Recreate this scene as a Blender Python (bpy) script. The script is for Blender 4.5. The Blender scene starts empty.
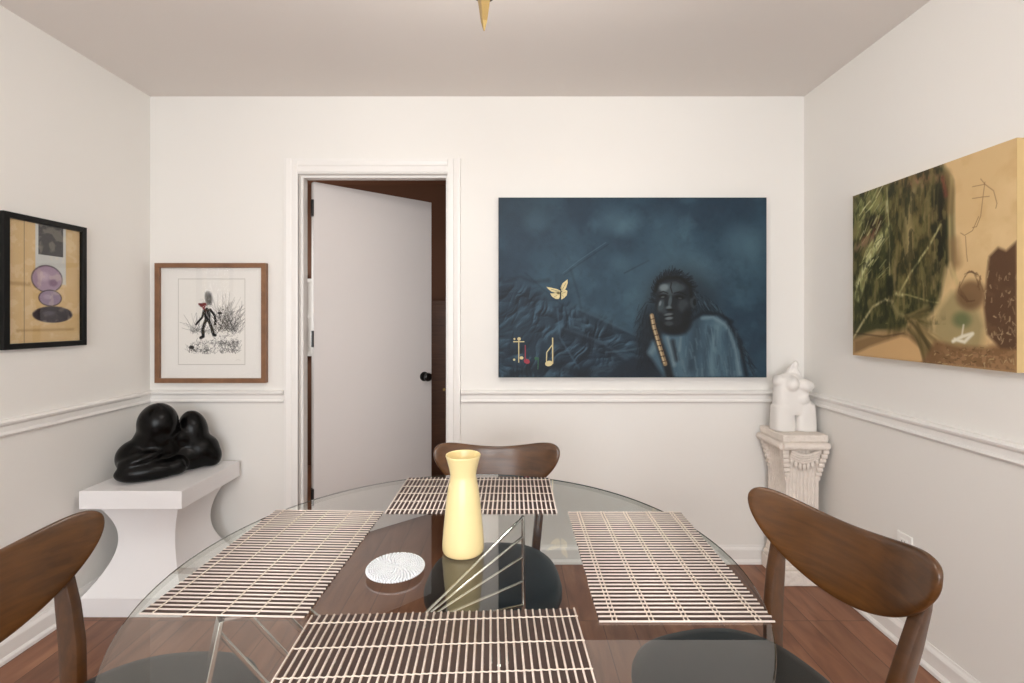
import bpy, bmesh, math, random
import numpy as np
from mathutils import Vector, Matrix
random.seed(4); RNG = np.random.RandomState(7)
R = math.radians; PI = math.pi
scn = bpy.context.scene
COL = scn.collection

# ------------------------------------------------------------------ camera, world, light, exposure
F = 482.0
cam_d = bpy.data.cameras.new('camera'); cam = bpy.data.objects.new('camera', cam_d); COL.objects.link(cam)
cam_d.sensor_width = 36.0; cam_d.lens = 36.0*F/1024.0
cam_d.shift_x = -(513-512)/1024.0; cam_d.shift_y = -(341.5-318)/1024.0
cam_d.clip_start = 0.02
cam.location = (0, 0, 1.28); cam.rotation_euler = (R(90), 0, 0)
scn.camera = cam
scn.view_settings.view_transform = 'Standard'; scn.view_settings.look = 'None'
scn.view_settings.exposure = 0.55; scn.view_settings.gamma = 1.0
scn.view_settings.use_curve_mapping = False
world = bpy.data.worlds.new('world'); scn.world = world; world.use_nodes = True
world.node_tree.nodes['Background'].inputs[0].default_value = (0.85, 0.92, 1.0, 1)
world.node_tree.nodes['Background'].inputs[1].default_value = 1.0

def area(name, loc, rot, sx, sy, power, color=(1, 1, 1)):
    l = bpy.data.lights.new(name, 'AREA'); l.shape = 'RECTANGLE'; l.size = sx; l.size_y = sy
    l.energy = power; l.color = color
    o = bpy.data.objects.new(name, l); o.location = loc; o.rotation_euler = rot; COL.objects.link(o)
    return o
# daylight through the big window opening in the wall behind the camera
area('window_daylight', (-0.2, -2.26, 1.35), (R(90), 0, 0), 2.6, 1.9, 58, (0.965, 0.985, 0.995))
# daylight of the hall beyond the door
area('hall_daylight', (-2.35, 3.5, 1.5), (R(90), 0, R(-90)), 0.8, 1.0, 9.0, (1.0, 0.97, 0.92))

# ------------------------------------------------------------------ helpers
def lin(c):
    out = []
    for v in c[:3]:
        v = v/255.0
        out.append(v/12.92 if v <= 0.04045 else ((v+0.055)/1.055)**2.4)
    return (out[0], out[1], out[2], 1.0)

def new_mat(name):
    m = bpy.data.materials.new(name); m.use_nodes = True
    nt = m.node_tree; b = nt.nodes['Principled BSDF']
    return m, nt, b

def simple(name, rgb, rough=0.5, metal=0.0, var=0.06, scale=8.0, bump=0.0, bscale=60.0, coat=0.0, spec=0.5):
    m, nt, b = new_mat(name)
    tc = nt.nodes.new('ShaderNodeTexCoord')
    n = nt.nodes.new('ShaderNodeTexNoise'); n.inputs['Scale'].default_value = scale; n.inputs['Detail'].default_value = 4
    nt.links.new(tc.outputs['Object'], n.inputs['Vector'])
    mx = nt.nodes.new('ShaderNodeMixRGB'); c = lin(rgb)
    mx.inputs[1].default_value = tuple(x*(1-var) for x in c[:3])+(1,)
    mx.inputs[2].default_value = tuple(min(1, x*(1+var)) for x in c[:3])+(1,)
    nt.links.new(n.outputs['Fac'], mx.inputs[0]); nt.links.new(mx.outputs[0], b.inputs['Base Color'])
    b.inputs['Roughness'].default_value = rough; b.inputs['Metallic'].default_value = metal
    b.inputs['Coat Weight'].default_value = coat; b.inputs['Specular IOR Level'].default_value = spec
    if bump:
        n2 = nt.nodes.new('ShaderNodeTexNoise'); n2.inputs['Scale'].default_value = bscale; n2.inputs['Detail'].default_value = 5
        nt.links.new(tc.outputs['Object'], n2.inputs['Vector'])
        bp = nt.nodes.new('ShaderNodeBump'); bp.inputs['Strength'].default_value = bump; bp.inputs['Distance'].default_value = 0.01
        nt.links.new(n2.outputs['Fac'], bp.inputs['Height']); nt.links.new(bp.outputs[0], b.inputs['Normal'])
    return m

def wood(name, dark, light, rough=0.3, stretch=(2, 2, 30), scale=3.0, coat=0.3):
    m, nt, b = new_mat(name)
    tc = nt.nodes.new('ShaderNodeTexCoord'); mp = nt.nodes.new('ShaderNodeMapping')
    mp.inputs['Scale'].default_value = stretch
    nt.links.new(tc.outputs['Object'], mp.inputs[0])
    n = nt.nodes.new('ShaderNodeTexNoise'); n.inputs['Scale'].default_value = scale; n.inputs['Detail'].default_value = 8
    n.inputs['Distortion'].default_value = 0.6
    nt.links.new(mp.outputs[0], n.inputs['Vector'])
    n2 = nt.nodes.new('ShaderNodeTexNoise'); n2.inputs['Scale'].default_value = 5; n2.inputs['Detail'].default_value = 3
    nt.links.new(tc.outputs['Object'], n2.inputs['Vector'])
    ad = nt.nodes.new('ShaderNodeMath'); ad.operation = 'MULTIPLY_ADD'; ad.inputs[1].default_value = 0.55
    nt.links.new(n2.outputs['Fac'], ad.inputs[0])
    m2 = nt.nodes.new('ShaderNodeMath'); m2.operation = 'MULTIPLY'; m2.inputs[1].default_value = 0.45
    nt.links.new(n.outputs['Fac'], m2.inputs[0]); nt.links.new(m2.outputs[0], ad.inputs[2])
    cr = nt.nodes.new('ShaderNodeValToRGB'); cr.color_ramp.elements[0].position = 0.3; cr.color_ramp.elements[1].position = 0.7
    cr.color_ramp.elements[0].color = lin(dark); cr.color_ramp.elements[1].color = lin(light)
    nt.links.new(ad.outputs[0], cr.inputs[0]); nt.links.new(cr.outputs[0], b.inputs['Base Color'])
    b.inputs['Roughness'].default_value = rough; b.inputs['Coat Weight'].default_value = coat
    b.inputs['Coat Roughness'].default_value = 0.2
    return m

def floor_mat():
    m, nt, b = new_mat('floor_planks')
    tc = nt.nodes.new('ShaderNodeTexCoord')
    sp = nt.nodes.new('ShaderNodeSeparateXYZ'); cb = nt.nodes.new('ShaderNodeCombineXYZ')
    nt.links.new(tc.outputs['Object'], sp.inputs[0])
    nt.links.new(sp.outputs['Y'], cb.inputs['X']); nt.links.new(sp.outputs['X'], cb.inputs['Y'])
    br = nt.nodes.new('ShaderNodeTexBrick'); br.offset = 0.37; br.offset_frequency = 1
    br.inputs['Scale'].default_value = 1.0; br.inputs['Brick Width'].default_value = 1.25; br.inputs['Row Height'].default_value = 0.125
    br.inputs['Mortar Size'].default_value = 0.0012; br.inputs['Mortar Smooth'].default_value = 0.2
    br.inputs['Color1'].default_value = (0, 0, 0, 1); br.inputs['Color2'].default_value = (1, 1, 1, 1); br.inputs['Mortar'].default_value = (0.5, 0.5, 0.5, 1)
    nt.links.new(cb.outputs[0], br.inputs['Vector'])
    # per-plank shift of the grain
    ad = nt.nodes.new('ShaderNodeVectorMath'); ad.operation = 'MULTIPLY_ADD'
    ad.inputs[1].default_value = (5.0, 5.0, 5.0)
    nt.links.new(br.outputs['Color'], ad.inputs[0])
    mp = nt.nodes.new('ShaderNodeMapping'); mp.inputs['Scale'].default_value = (1.8, 9, 1)
    nt.links.new(cb.outputs[0], mp.inputs[0]); nt.links.new(mp.outputs[0], ad.inputs[2])
    n = nt.nodes.new('ShaderNodeTexNoise'); n.inputs['Scale'].default_value = 1.6; n.inputs['Detail'].default_value = 9; n.inputs['Distortion'].default_value = 0.8
    nt.links.new(ad.outputs[0], n.inputs['Vector'])
    cr = nt.nodes.new('ShaderNodeValToRGB')
    e = cr.color_ramp.elements
    e[0].position = 0.25; e[0].color = lin((104, 64, 41)); e[1].position = 0.78; e[1].color = lin((156, 109, 79))
    x = e.new(0.5); x.color = lin((133, 87, 61))
    nt.links.new(n.outputs['Fac'], cr.inputs[0])
    hs = nt.nodes.new('ShaderNodeHueSaturation')
    mr = nt.nodes.new('ShaderNodeMapRange'); mr.inputs[3].default_value = 0.8; mr.inputs[4].default_value = 1.18
    nt.links.new(br.outputs['Color'], mr.inputs[0]); nt.links.new(mr.outputs[0], hs.inputs['Value'])
    nt.links.new(cr.outputs[0], hs.inputs['Color'])
    mx = nt.nodes.new('ShaderNodeMixRGB'); mx.inputs[2].default_value = lin((55, 32, 22))
    nt.links.new(br.outputs['Fac'], mx.inputs[0]); nt.links.new(hs.outputs[0], mx.inputs[1])
    nt.links.new(mx.outputs[0], b.inputs['Base Color'])
    b.inputs['Roughness'].default_value = 0.38
    return m

M = {}
M['wall'] = simple('wall_paint', (238, 235, 230), 0.62, var=0.012, scale=2, bump=0.03, bscale=220, spec=0.3)
M['ceiling'] = simple('ceiling_paint', (233, 227, 222), 0.8, var=0.012, scale=2, bump=0.04, bscale=160, spec=0.2)
M['trim'] = simple('trim_paint', (240, 237, 233), 0.35, var=0.01)
M['door'] = simple('door_paint', (226, 220, 217), 0.42, var=0.02, scale=3)
M['brown_wall'] = simple('hall_brown_paint', (112, 74, 52), 0.7, var=0.05)
M['hall_ceiling'] = simple('hall_ceiling_brown', (126, 84, 60), 0.7, var=0.05)
M['cabinet'] = wood('hall_cabinet_wood', (70, 42, 26), (110, 72, 48), 0.4)
M['floor'] = floor_mat()
M['walnut'] = wood('walnut_chair_wood', (58, 34, 14), (100, 62, 29), 0.32, (2, 30, 14), 2.2)
M['walnut_back'] = wood('walnut_backrest_wood', (60, 36, 14), (110, 70, 32), 0.30, (3, 20, 34), 2.0, 0.5)
M['vinyl'] = simple('black_vinyl', (15, 19, 18), 0.45, var=0.12, scale=6, bump=0.06, bscale=300)
M['chrome'] = simple('brushed_chrome', (205, 205, 200), 0.16, metal=1.0, var=0.03)
M['black_glaze'] = simple('black_polished_stone', (3, 3, 3), 0.26, var=0.1, spec=0.22)
M['plaster'] = simple('white_plaster', (236, 232, 227), 0.55, var=0.02, scale=12, bump=0.12, bscale=50)
M['stone'] = simple('cream_stone', (234, 224, 214), 0.85, var=0.10, scale=26, bump=0.75, bscale=55)
M['white_lacquer'] = simple('white_lacquer', (242, 240, 240), 0.32, var=0.01)
M['vase'] = simple('pale_yellow_ceramic', (246, 225, 166), 0.32, var=0.015, coat=0.3)
M['slat'] = simple('dark_brown_bamboo', (66, 48, 42), 0.5, var=0.25, scale=40)
M['reed'] = simple('pale_bamboo', (240, 226, 216), 0.55, var=0.06, scale=40)
M['thread'] = simple('cream_thread', (236, 222, 208), 0.8, var=0.05)
M['bead'] = simple('white_glass_beads', (232, 236, 240), 0.22, var=0.08, scale=60)
M['silver'] = simple('silver_wire', (190, 190, 190), 0.3, metal=1.0, var=0.05)
M['oak'] = wood('warm_frame_wood', (110, 74, 48), (142, 100, 68), 0.45, (8, 8, 8), 3, 0.1)
M['black_frame'] = simple('black_lacquered_frame', (8, 8, 8), 0.3, var=0.1, spec=0.25)
M['mat_board'] = simple('white_mat_board', (240, 237, 232), 0.85, var=0.01)
M['canvas_edge'] = simple('tan_canvas_edge', (206, 178, 126), 0.85, var=0.08, scale=20)
M['dark_canvas_edge'] = simple('dark_canvas_edge', (38, 42, 48), 0.8, var=0.08)
M['brass'] = simple('polished_brass', (212, 184, 124), 0.2, metal=1.0, var=0.05)
M['bronze'] = simple('dark_bronze', (60, 40, 24), 0.35, metal=1.0, var=0.1)
M['black_metal'] = simple('black_metal', (16, 15, 15), 0.28, metal=0.0, var=0.1)
M['gold'] = simple('pale_gold_paint', (206, 190, 138), 0.45, var=0.12, scale=60)
M['red'] = simple('crimson_paint', (150, 34, 54), 0.5)
M['green'] = simple('green_paint', (24, 84, 52), 0.5)
M['white_plastic'] = simple('white_plastic', (242, 240, 236), 0.35, var=0.01)
M['dark_slot'] = simple('dark_slot', (40, 38, 36), 0.6)

def glass_mat(name, tint, k, rough=0.0):
    m = bpy.data.materials.new(name); m.use_nodes = True; nt = m.node_tree; nt.nodes.clear()
    out = nt.nodes.new('ShaderNodeOutputMaterial'); mix = nt.nodes.new('ShaderNodeMixShader')
    tr = nt.nodes.new('ShaderNodeBsdfTransparent'); tr.inputs[0].default_value = tint
    gl = nt.nodes.new('ShaderNodeBsdfGlossy'); gl.inputs['Roughness'].default_value = rough; gl.inputs[0].default_value = (1, 1, 1, 1)
    fr = nt.nodes.new('ShaderNodeFresnel'); fr.inputs[0].default_value = 1.5
    ge = nt.nodes.new('ShaderNodeNewGeometry'); inv = nt.nodes.new('ShaderNodeMath'); inv.operation = 'SUBTRACT'; inv.inputs[0].default_value = 1.0
    nt.links.new(ge.outputs['Backfacing'], inv.inputs[1])
    mu = nt.nodes.new('ShaderNodeMath'); mu.operation = 'MULTIPLY'; mu.use_clamp = True
    m2 = nt.nodes.new('ShaderNodeMath'); m2.operation = 'MULTIPLY'; m2.inputs[1].default_value = k
    nt.links.new(fr.outputs[0], m2.inputs[0]); nt.links.new(m2.outputs[0], mu.inputs[0]); nt.links.new(inv.outputs[0], mu.inputs[1])
    nt.links.new(mu.outputs[0], mix.inputs[0]); nt.links.new(tr.outputs[0], mix.inputs[1]); nt.links.new(gl.outputs[0], mix.inputs[2])
    nt.links.new(mix.outputs[0], out.inputs[0])
    return m
M['pane'] = glass_mat('picture_glass', (0.985, 0.985, 0.985, 1), 1.0)
M['table_glass'] = glass_mat('table_glass', (0.945, 0.965, 0.95, 1), 1.65)
M['glass_edge'] = glass_mat('table_glass_edge', (0.80, 0.82, 0.79, 1), 1.3)
M['glass_rim'] = simple('table_glass_rim', (66, 70, 64), 0.2, var=0.02)

def vcol_mat(name, rough=0.6, spec=0.4, bump=0.0):
    m, nt, b = new_mat(name)
    a = nt.nodes.new('ShaderNodeVertexColor'); a.layer_name = 'paint'
    nt.links.new(a.outputs['Color'], b.inputs['Base Color'])
    b.inputs['Roughness'].default_value = rough; b.inputs['Specular IOR Level'].default_value = spec
    if bump:
        tc = nt.nodes.new('ShaderNodeTexCoord'); n2 = nt.nodes.new('ShaderNodeTexNoise'); n2.inputs['Scale'].default_value = 120
        nt.links.new(tc.outputs['Object'], n2.inputs['Vector'])
        bp = nt.nodes.new('ShaderNodeBump'); bp.inputs['Strength'].default_value = bump; bp.inputs['Distance'].default_value = 0.005
        nt.links.new(n2.outputs['Fac'], bp.inputs['Height']); nt.links.new(bp.outputs[0], b.inputs['Normal'])
    return m
M['paint_oil'] = vcol_mat('painted_canvas', 0.55, 0.3, 0.15)
M['paint_paper'] = vcol_mat('printed_paper', 0.8, 0.2)

def obj(name, bm, mat, parent=None, smooth=False, loc=None, mats=None):
    me = bpy.data.meshes.new(name)
    bmesh.ops.recalc_face_normals(bm, faces=bm.faces)
    bm.to_mesh(me); bm.free()
    for mm in (mats or [mat]): me.materials.append(mm)
    if smooth:
        for p in me.polygons: p.use_smooth = True
    o = bpy.data.objects.new(name, me); COL.objects.link(o)
    if parent: o.parent = parent
    if loc: o.location = loc
    return o

def autosmooth(o, ang=35):
    me = o.data
    for p in me.polygons: p.use_smooth = True
    me.set_sharp_from_angle(angle=R(ang))
    return o

def bevel(o, w, seg=2):
    b = o.modifiers.new('bevel', 'BEVEL'); b.width = w; b.segments = seg; b.limit_method = 'ANGLE'; b.angle_limit = R(40)
    b.harden_normals = False
    return o

def tag(o, label, cat, group=None):
    o['label'] = label; o['category'] = cat
    if group: o['group'] = group
    return o

def thing(name, label, cat, loc=(0, 0, 0), rz=0, group=None):
    o = bpy.data.objects.new(name, None); COL.objects.link(o); o.location = loc; o.rotation_euler = (0, 0, rz)
    o.empty_display_size = 0.05
    return tag(o, label, cat, group)

def struct(o):
    o['kind'] = 'structure'; return o

def box(bm, x0, x1, y0, y1, z0, z1):
    vs = [bm.verts.new((x, y, z)) for z in (z0, z1) for y in (y0, y1) for x in (x0, x1)]
    for f in ((0, 1, 3, 2), (4, 6, 7, 5), (0, 4, 5, 1), (2, 3, 7, 6), (0, 2, 6, 4), (1, 5, 7, 3)):
        bm.faces.new([vs[i] for i in f])
    return vs

def B(*a):
    bm = bmesh.new(); box(bm, *a); return bm

def loft(bm, rings, cap=True, closed=True):
    vr = [[bm.verts.new(p) for p in r] for r in rings]
    n = len(rings[0])
    for a, b in zip(vr, vr[1:]):
        rng = range(n) if closed else range(n-1)
        for i in rng:
            j = (i+1) % n
            bm.faces.new((a[i], a[j], b[j], b[i]))
    if cap:
        bm.faces.new(vr[0]); bm.faces.new(list(reversed(vr[-1])))
    return vr

def tube(bm, pts, rad, n=10):
    pts = [Vector(p) for p in pts]
    rings = []
    for i, p in enumerate(pts):
        d = (pts[min(i+1, len(pts)-1)]-pts[max(i-1, 0)]).normalized()
        a = d.orthogonal().normalized() if i == 0 else (a-d*a.dot(d)).normalized()
        b = d.cross(a)
        r = rad[i] if isinstance(rad, (list, tuple)) else rad
        rings.append([p+(a*math.cos(2*PI*k/n)+b*math.sin(2*PI*k/n))*r for k in range(n)])
    loft(bm, rings)

def lathe(bm, prof, n=40, c=(0, 0, 0)):
    rings = [[(c[0]+r*math.cos(2*PI*k/n), c[1]+r*math.sin(2*PI*k/n), c[2]+z) for k in range(n)] for r, z in prof]
    loft(bm, rings)

def ellipsoid(bm, c, r, rot=None, sub=3):
    res = bmesh.ops.create_icosphere(bm, subdivisions=sub, radius=1.0)
    mt = Matrix.Translation(c) @ (rot.to_4x4() if rot else Matrix.Identity(4)) @ Matrix.Diagonal((r[0], r[1], r[2], 1))
    bmesh.ops.transform(bm, matrix=mt, verts=res['verts'])
    return res['verts']

def bar(bm, p, q, w, t, up=Vector((0, 0, 1))):
    """rectangular bar from p to q: w along 'side', t along the other"""
    p, q = Vector(p), Vector(q); d = (q-p).normalized()
    s = d.cross(up)
    if s.length < 1e-4: s = Vector((1, 0, 0))
    s.normalize(); u = s.cross(d)
    loft(bm, [[e+s*(w/2*a)+u*(t/2*b) for a, b in ((-1, -1), (1, -1), (1, 1), (-1, 1))] for e in (p, q)])

# ------------------------------------------------------------------ room shell
XL, XR, YB, YF, ZC = -1.90, 1.524, 2.524, -2.20, 2.44
DX0, DX1, DZ, WT = -1.123, -0.343, 2.041, 0.11      # door opening, wall thickness
struct(obj('floor', B(XL-0.8, XR+0.11, YF-0.11, 4.3, -0.08, 0.0), M['floor']))
struct(obj('ceiling', B(XL-0.11, XR+0.11, YF-0.11, YB+WT, ZC, ZC+0.08), M['ceiling']))
struct(obj('wall_left', B(XL-0.11, XL, YF-0.11, YB, 0, ZC), M['wall']))
struct(obj('wall_right', B(XR, XR+0.11, YF-0.11, YB, 0, ZC), M['wall']))
bm = bmesh.new()
box(bm, XL-0.11, DX0-.014, YB, YB+WT, 0, ZC); box(bm, DX1+.014, XR+0.11, YB, YB+WT, 0, ZC); box(bm, DX0-.014, DX1+.014, YB, YB+WT, DZ, ZC)
struct(obj('wall_back', bm, M['wall']))
bm = bmesh.new()   # wall behind the camera with a wide window opening
wx0, wx1, wz0, wz1 = -1.5, 1.1, 0.4, 2.3
box(bm, XL, wx0, YF-0.11, YF, 0, ZC); box(bm, wx1, XR, YF-0.11, YF, 0, ZC)
box(bm, wx0, wx1, YF-0.11, YF, 0, wz0); box(bm, wx0, wx1, YF-0.11, YF, wz1, ZC)
struct(obj('wall_front', bm, M['wall']))
bm = bmesh.new()
for x in (wx0, (wx0+wx1)/2-0.03, wx1-0.06): box(bm, x, x+0.06, YF-0.02, YF+0.03, wz0, wz1)
for z in (wz0, wz1-0.06): box(bm, wx0+0.06, wx1-0.06, YF-0.018, YF+0.028, z, z+0.06)
struct(obj('window_1', bm, M['trim']))
# hall behind the door
bm = bmesh.new()
box(bm, -2.7, -2.6, 2.7, 4.3, 0, ZC); box(bm, -2.6, 0.5, 4.2, 4.3, 0, ZC); box(bm, 0.5, 0.6, YB+WT, 4.3, 0, ZC)
box(bm, -2.7, XL-0.11, YB+WT, YB+WT+0.05, 0, ZC)
struct(obj('wall_hall', bm, M['brown_wall']))
struct(obj('ceiling_hall', B(-2.7, 0.6, YB+WT, 4.3, ZC, ZC+0.08), M['hall_ceiling']))
bm = bmesh.new(); box(bm, -1.80, -1.28, 4.19, 4.2, 0.95, 1.62)
for z in (0.95, 1.28, 1.59): box(bm, -1.80, -1.28, 4.165, 4.19, z, z+0.03)
for x in (-1.83, -1.55, -1.28): box(bm, x, x+0.03, 4.165, 4.192, 0.92, 1.65)
struct(obj('window_2', bm, M['trim']))

# door casing, jamb and stop
def profile_run(bm, prof, p, q, nrm, up=(0, 0, 1)):
    """extrude a 2-D profile (d out of the wall, h along 'up') from p to q"""
    nrm = Vector(nrm); up = Vector(up)
    loft(bm, [[Vector(e)+nrm*d+up*h for d, h in prof] for e in (p, q)])
cas = [(0, 0), (0.010, 0), (0.012, 0.006), (0.012, 0.030), (0.016, 0.036), (0.020, 0.055), (0.020, 0.068), (0.0, 0.070)]
bm = bmesh.new()
y = YB+0.0005
profile_run(bm, cas, (DX0, y, 0), (DX0, y, DZ+0.07), (0, -1, 0), (-1, 0, 0))
profile_run(bm, cas, (DX1, y, 0), (DX1, y, DZ+0.07), (0, -1, 0), (1, 0, 0))
profile_run(bm, cas, (DX0, y, DZ), (DX1, y, DZ), (0, -1, 0), (0, 0, 1))
struct(obj('trim_1', bm, M['trim']))
bm = bmesh.new()   # jamb lining and stops
box(bm, DX0-0.013, DX0, YB-0.004, YB+WT, 0, DZ); box(bm, DX1, DX1+0.013, YB-0.004, YB+WT, 0, DZ)
box(bm, DX0, DX1, YB-0.004, YB+WT+0.01, DZ-0.006, DZ+0.001)
box(bm, DX0, DX0+0.012, YB+0.03, YB+0.062, 0, DZ-0.006); box(bm, DX1-0.012, DX1, YB+0.03, YB+0.062, 0, DZ-0.006)
box(bm, DX0+.012, DX1-0.012, YB+0.03, YB+0.062, DZ-0.018, DZ-0.006)
struct(obj('trim_2', bm, M['trim']))
# chair rail
rail = [(0, 0), (0.006, 0), (0.014, 0.004), (0.018, 0.010), (0.014, 0.017), (0.010, 0.020), (0.010, 0.040), (0.016, 0.044),
        (0.024, 0.050), (0.026, 0.057), (0.020, 0.064), (0.006, 0.066), (0, 0.066)]
rz0 = 0.836
def run_obj(name, prof, p, q, nrm):
    bm = bmesh.new(); profile_run(bm, prof, p, q, nrm); return struct(obj(name, bm, M['trim']))
run_obj('trim_3', rail, (XL, YB, rz0), (DX0-0.072, YB, rz0), (0, -1, 0))
run_obj('trim_4', rail, (DX1+0.072, YB, rz0), (XR, YB, rz0), (0, -1, 0))
run_obj('trim_5', rail, (XL, YF, rz0), (XL, YB, rz0), (1, 0, 0))
run_obj('trim_6', rail, (XR, YF, rz0), (XR, YB, rz0), (-1, 0, 0))
base = [(0, 0), (0.022, 0), (0.022, 0.012), (0.016, 0.020), (0.013, 0.022), (0.013, 0.070), (0.010, 0.078), (0.006, 0.084), (0.004, 0.092), (0, 0.092)]
run_obj('baseboard_back', base, (DX1+0.072, YB, 0), (XR, YB, 0), (0, -1, 0))
run_obj('baseboard_back_left', base, (XL, YB, 0), (DX0-0.072, YB, 0), (0, -1, 0))
run_obj('baseboard_left', base, (XL, YF, 0), (XL, YB, 0), (1, 0, 0))
run_obj('baseboard_right', base, (XR, YF, 0), (XR, YB, 0), (-1, 0, 0))

# the door leaf, hinged at the left, swung into the hall
hx, hy = DX0+0.022, YB+WT+0.012
ang = math.atan2(0.49, 0.577)
door = bpy.data.objects.new('door_1', None); COL.objects.link(door); door.location = (hx, hy, 0); door.rotation_euler = (0, 0, ang)
struct(door)
bevel(obj('door_panel', B(0.006, 0.750, 0.0, 0.036, 0.012, 2.030), M['door'], door), 0.0015)
def knob(side):
    bm = bmesh.new()
    s = -1 if side == 0 else 1; y0 = 0.0 if side == 0 else 0.036
    prof = [(0.0005, 0), (0.030, 0), (0.030, 0.005), (0.012, 0.009), (0.011, 0.028), (0.020, 0.034), (0.027, 0.044), (0.027, 0.054), (0.018, 0.062), (0.0005, 0.064)]
    rings = [[(0.695+r*math.cos(2*PI*k/28), y0+s*d, 0.905+r*math.sin(2*PI*k/28)) for k in range(28)] for r, d in prof]
    loft(bm, rings); return bm
for s in (0, 1): autosmooth(obj('door_knob', knob(s), M['black_metal'], door))
for z in (0.25, 1.12, 1.84):
    bm = bmesh.new(); tube(bm, [(0.0, -0.002, z), (0.0, -0.002, z+0.09)], 0.007, 12)
    box(bm, 0.0, 0.004, 0.001, 0.030, z, z+0.09); obj('hinge', bm, M['black_metal'], door)

# cabinet in the hall, seen in the gap of the door
cb = thing('hall_cabinet', 'dark brown wooden cabinet in the hall seen through the door gap', 'cabinet', (-0.50, 4.0, 0))
bevel(obj('body', B(-0.40, 0.40, -0.18, 0.18, 0.0, 1.42), M['cabinet'], cb), 0.004)
for s in (-1, 1):
    d = bevel(obj('door', B(min(s*0.004, s*0.385), max(s*0.004, s*0.385), -0.198, -0.181, 0.06, 1.39), M['cabinet'], cb), 0.003)
    bm = bmesh.new(); tube(bm, [(s*0.04, -0.199, 0.72), (s*0.04, -0.222, 0.72)], [0.006, 0.011], 12)
    obj('knob', bm, M['brass'], d)

# wall socket low on the right wall
so = thing('wall_outlet', 'white electrical outlet plate on the right wall above the baseboard', 'outlet', (XR, 1.87, 0.385), R(90))
bevel(obj('cover_plate', B(-0.036, 0.036, 0.0005, 0.007, -0.058, 0.058), M['white_plastic'], so), 0.003)
for z in (-0.024, 0.024):
    sk = bevel(obj('socket', B(-0.017, 0.017, 0.007, 0.010, z-0.014, z+0.014), M['white_plastic'], so), 0.003)
    bm = bmesh.new()
    for x in (-0.007, 0.007): box(bm, x-0.001, x+0.001, 0.0095, 0.0104, z-0.003, z+0.007)
    obj('slot', bm, M['dark_slot'], sk)

# ------------------------------------------------------------------ painter: colours stored on a fine grid of the painted sheet
def fbm(h, w, cell, octv=4, seed=0, ax=1.0):
    rs = np.random.RandomState(seed); out = np.zeros((h, w)); amp = 1.0; tot = 0
    for o in range(octv):
        ch = max(2, int(h/cell)+2); cw = max(2, int(w/(cell*ax))+2)
        g = rs.rand(ch, cw)
        yy = np.linspace(0, ch-1.001, h); xx = np.linspace(0, cw-1.001, w)
        y0 = yy.astype(int); x0 = xx.astype(int); fy = (yy-y0); fx = (xx-x0)
        fy = fy*fy*(3-2*fy); fx = fx*fx*(3-2*fx)
        a = g[y0][:, x0]; b = g[y0][:, x0+1]; c = g[y0+1][:, x0]; d = g[y0+1][:, x0+1]
        v = (a*(1-fx)+b*fx)*(1-fy)[:, None]+(c*(1-fx)+d*fx)*fy[:, None]
        out += amp*v; tot += amp; amp *= 0.5; cell = max(cell/2, 2)
    return out/tot

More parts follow.
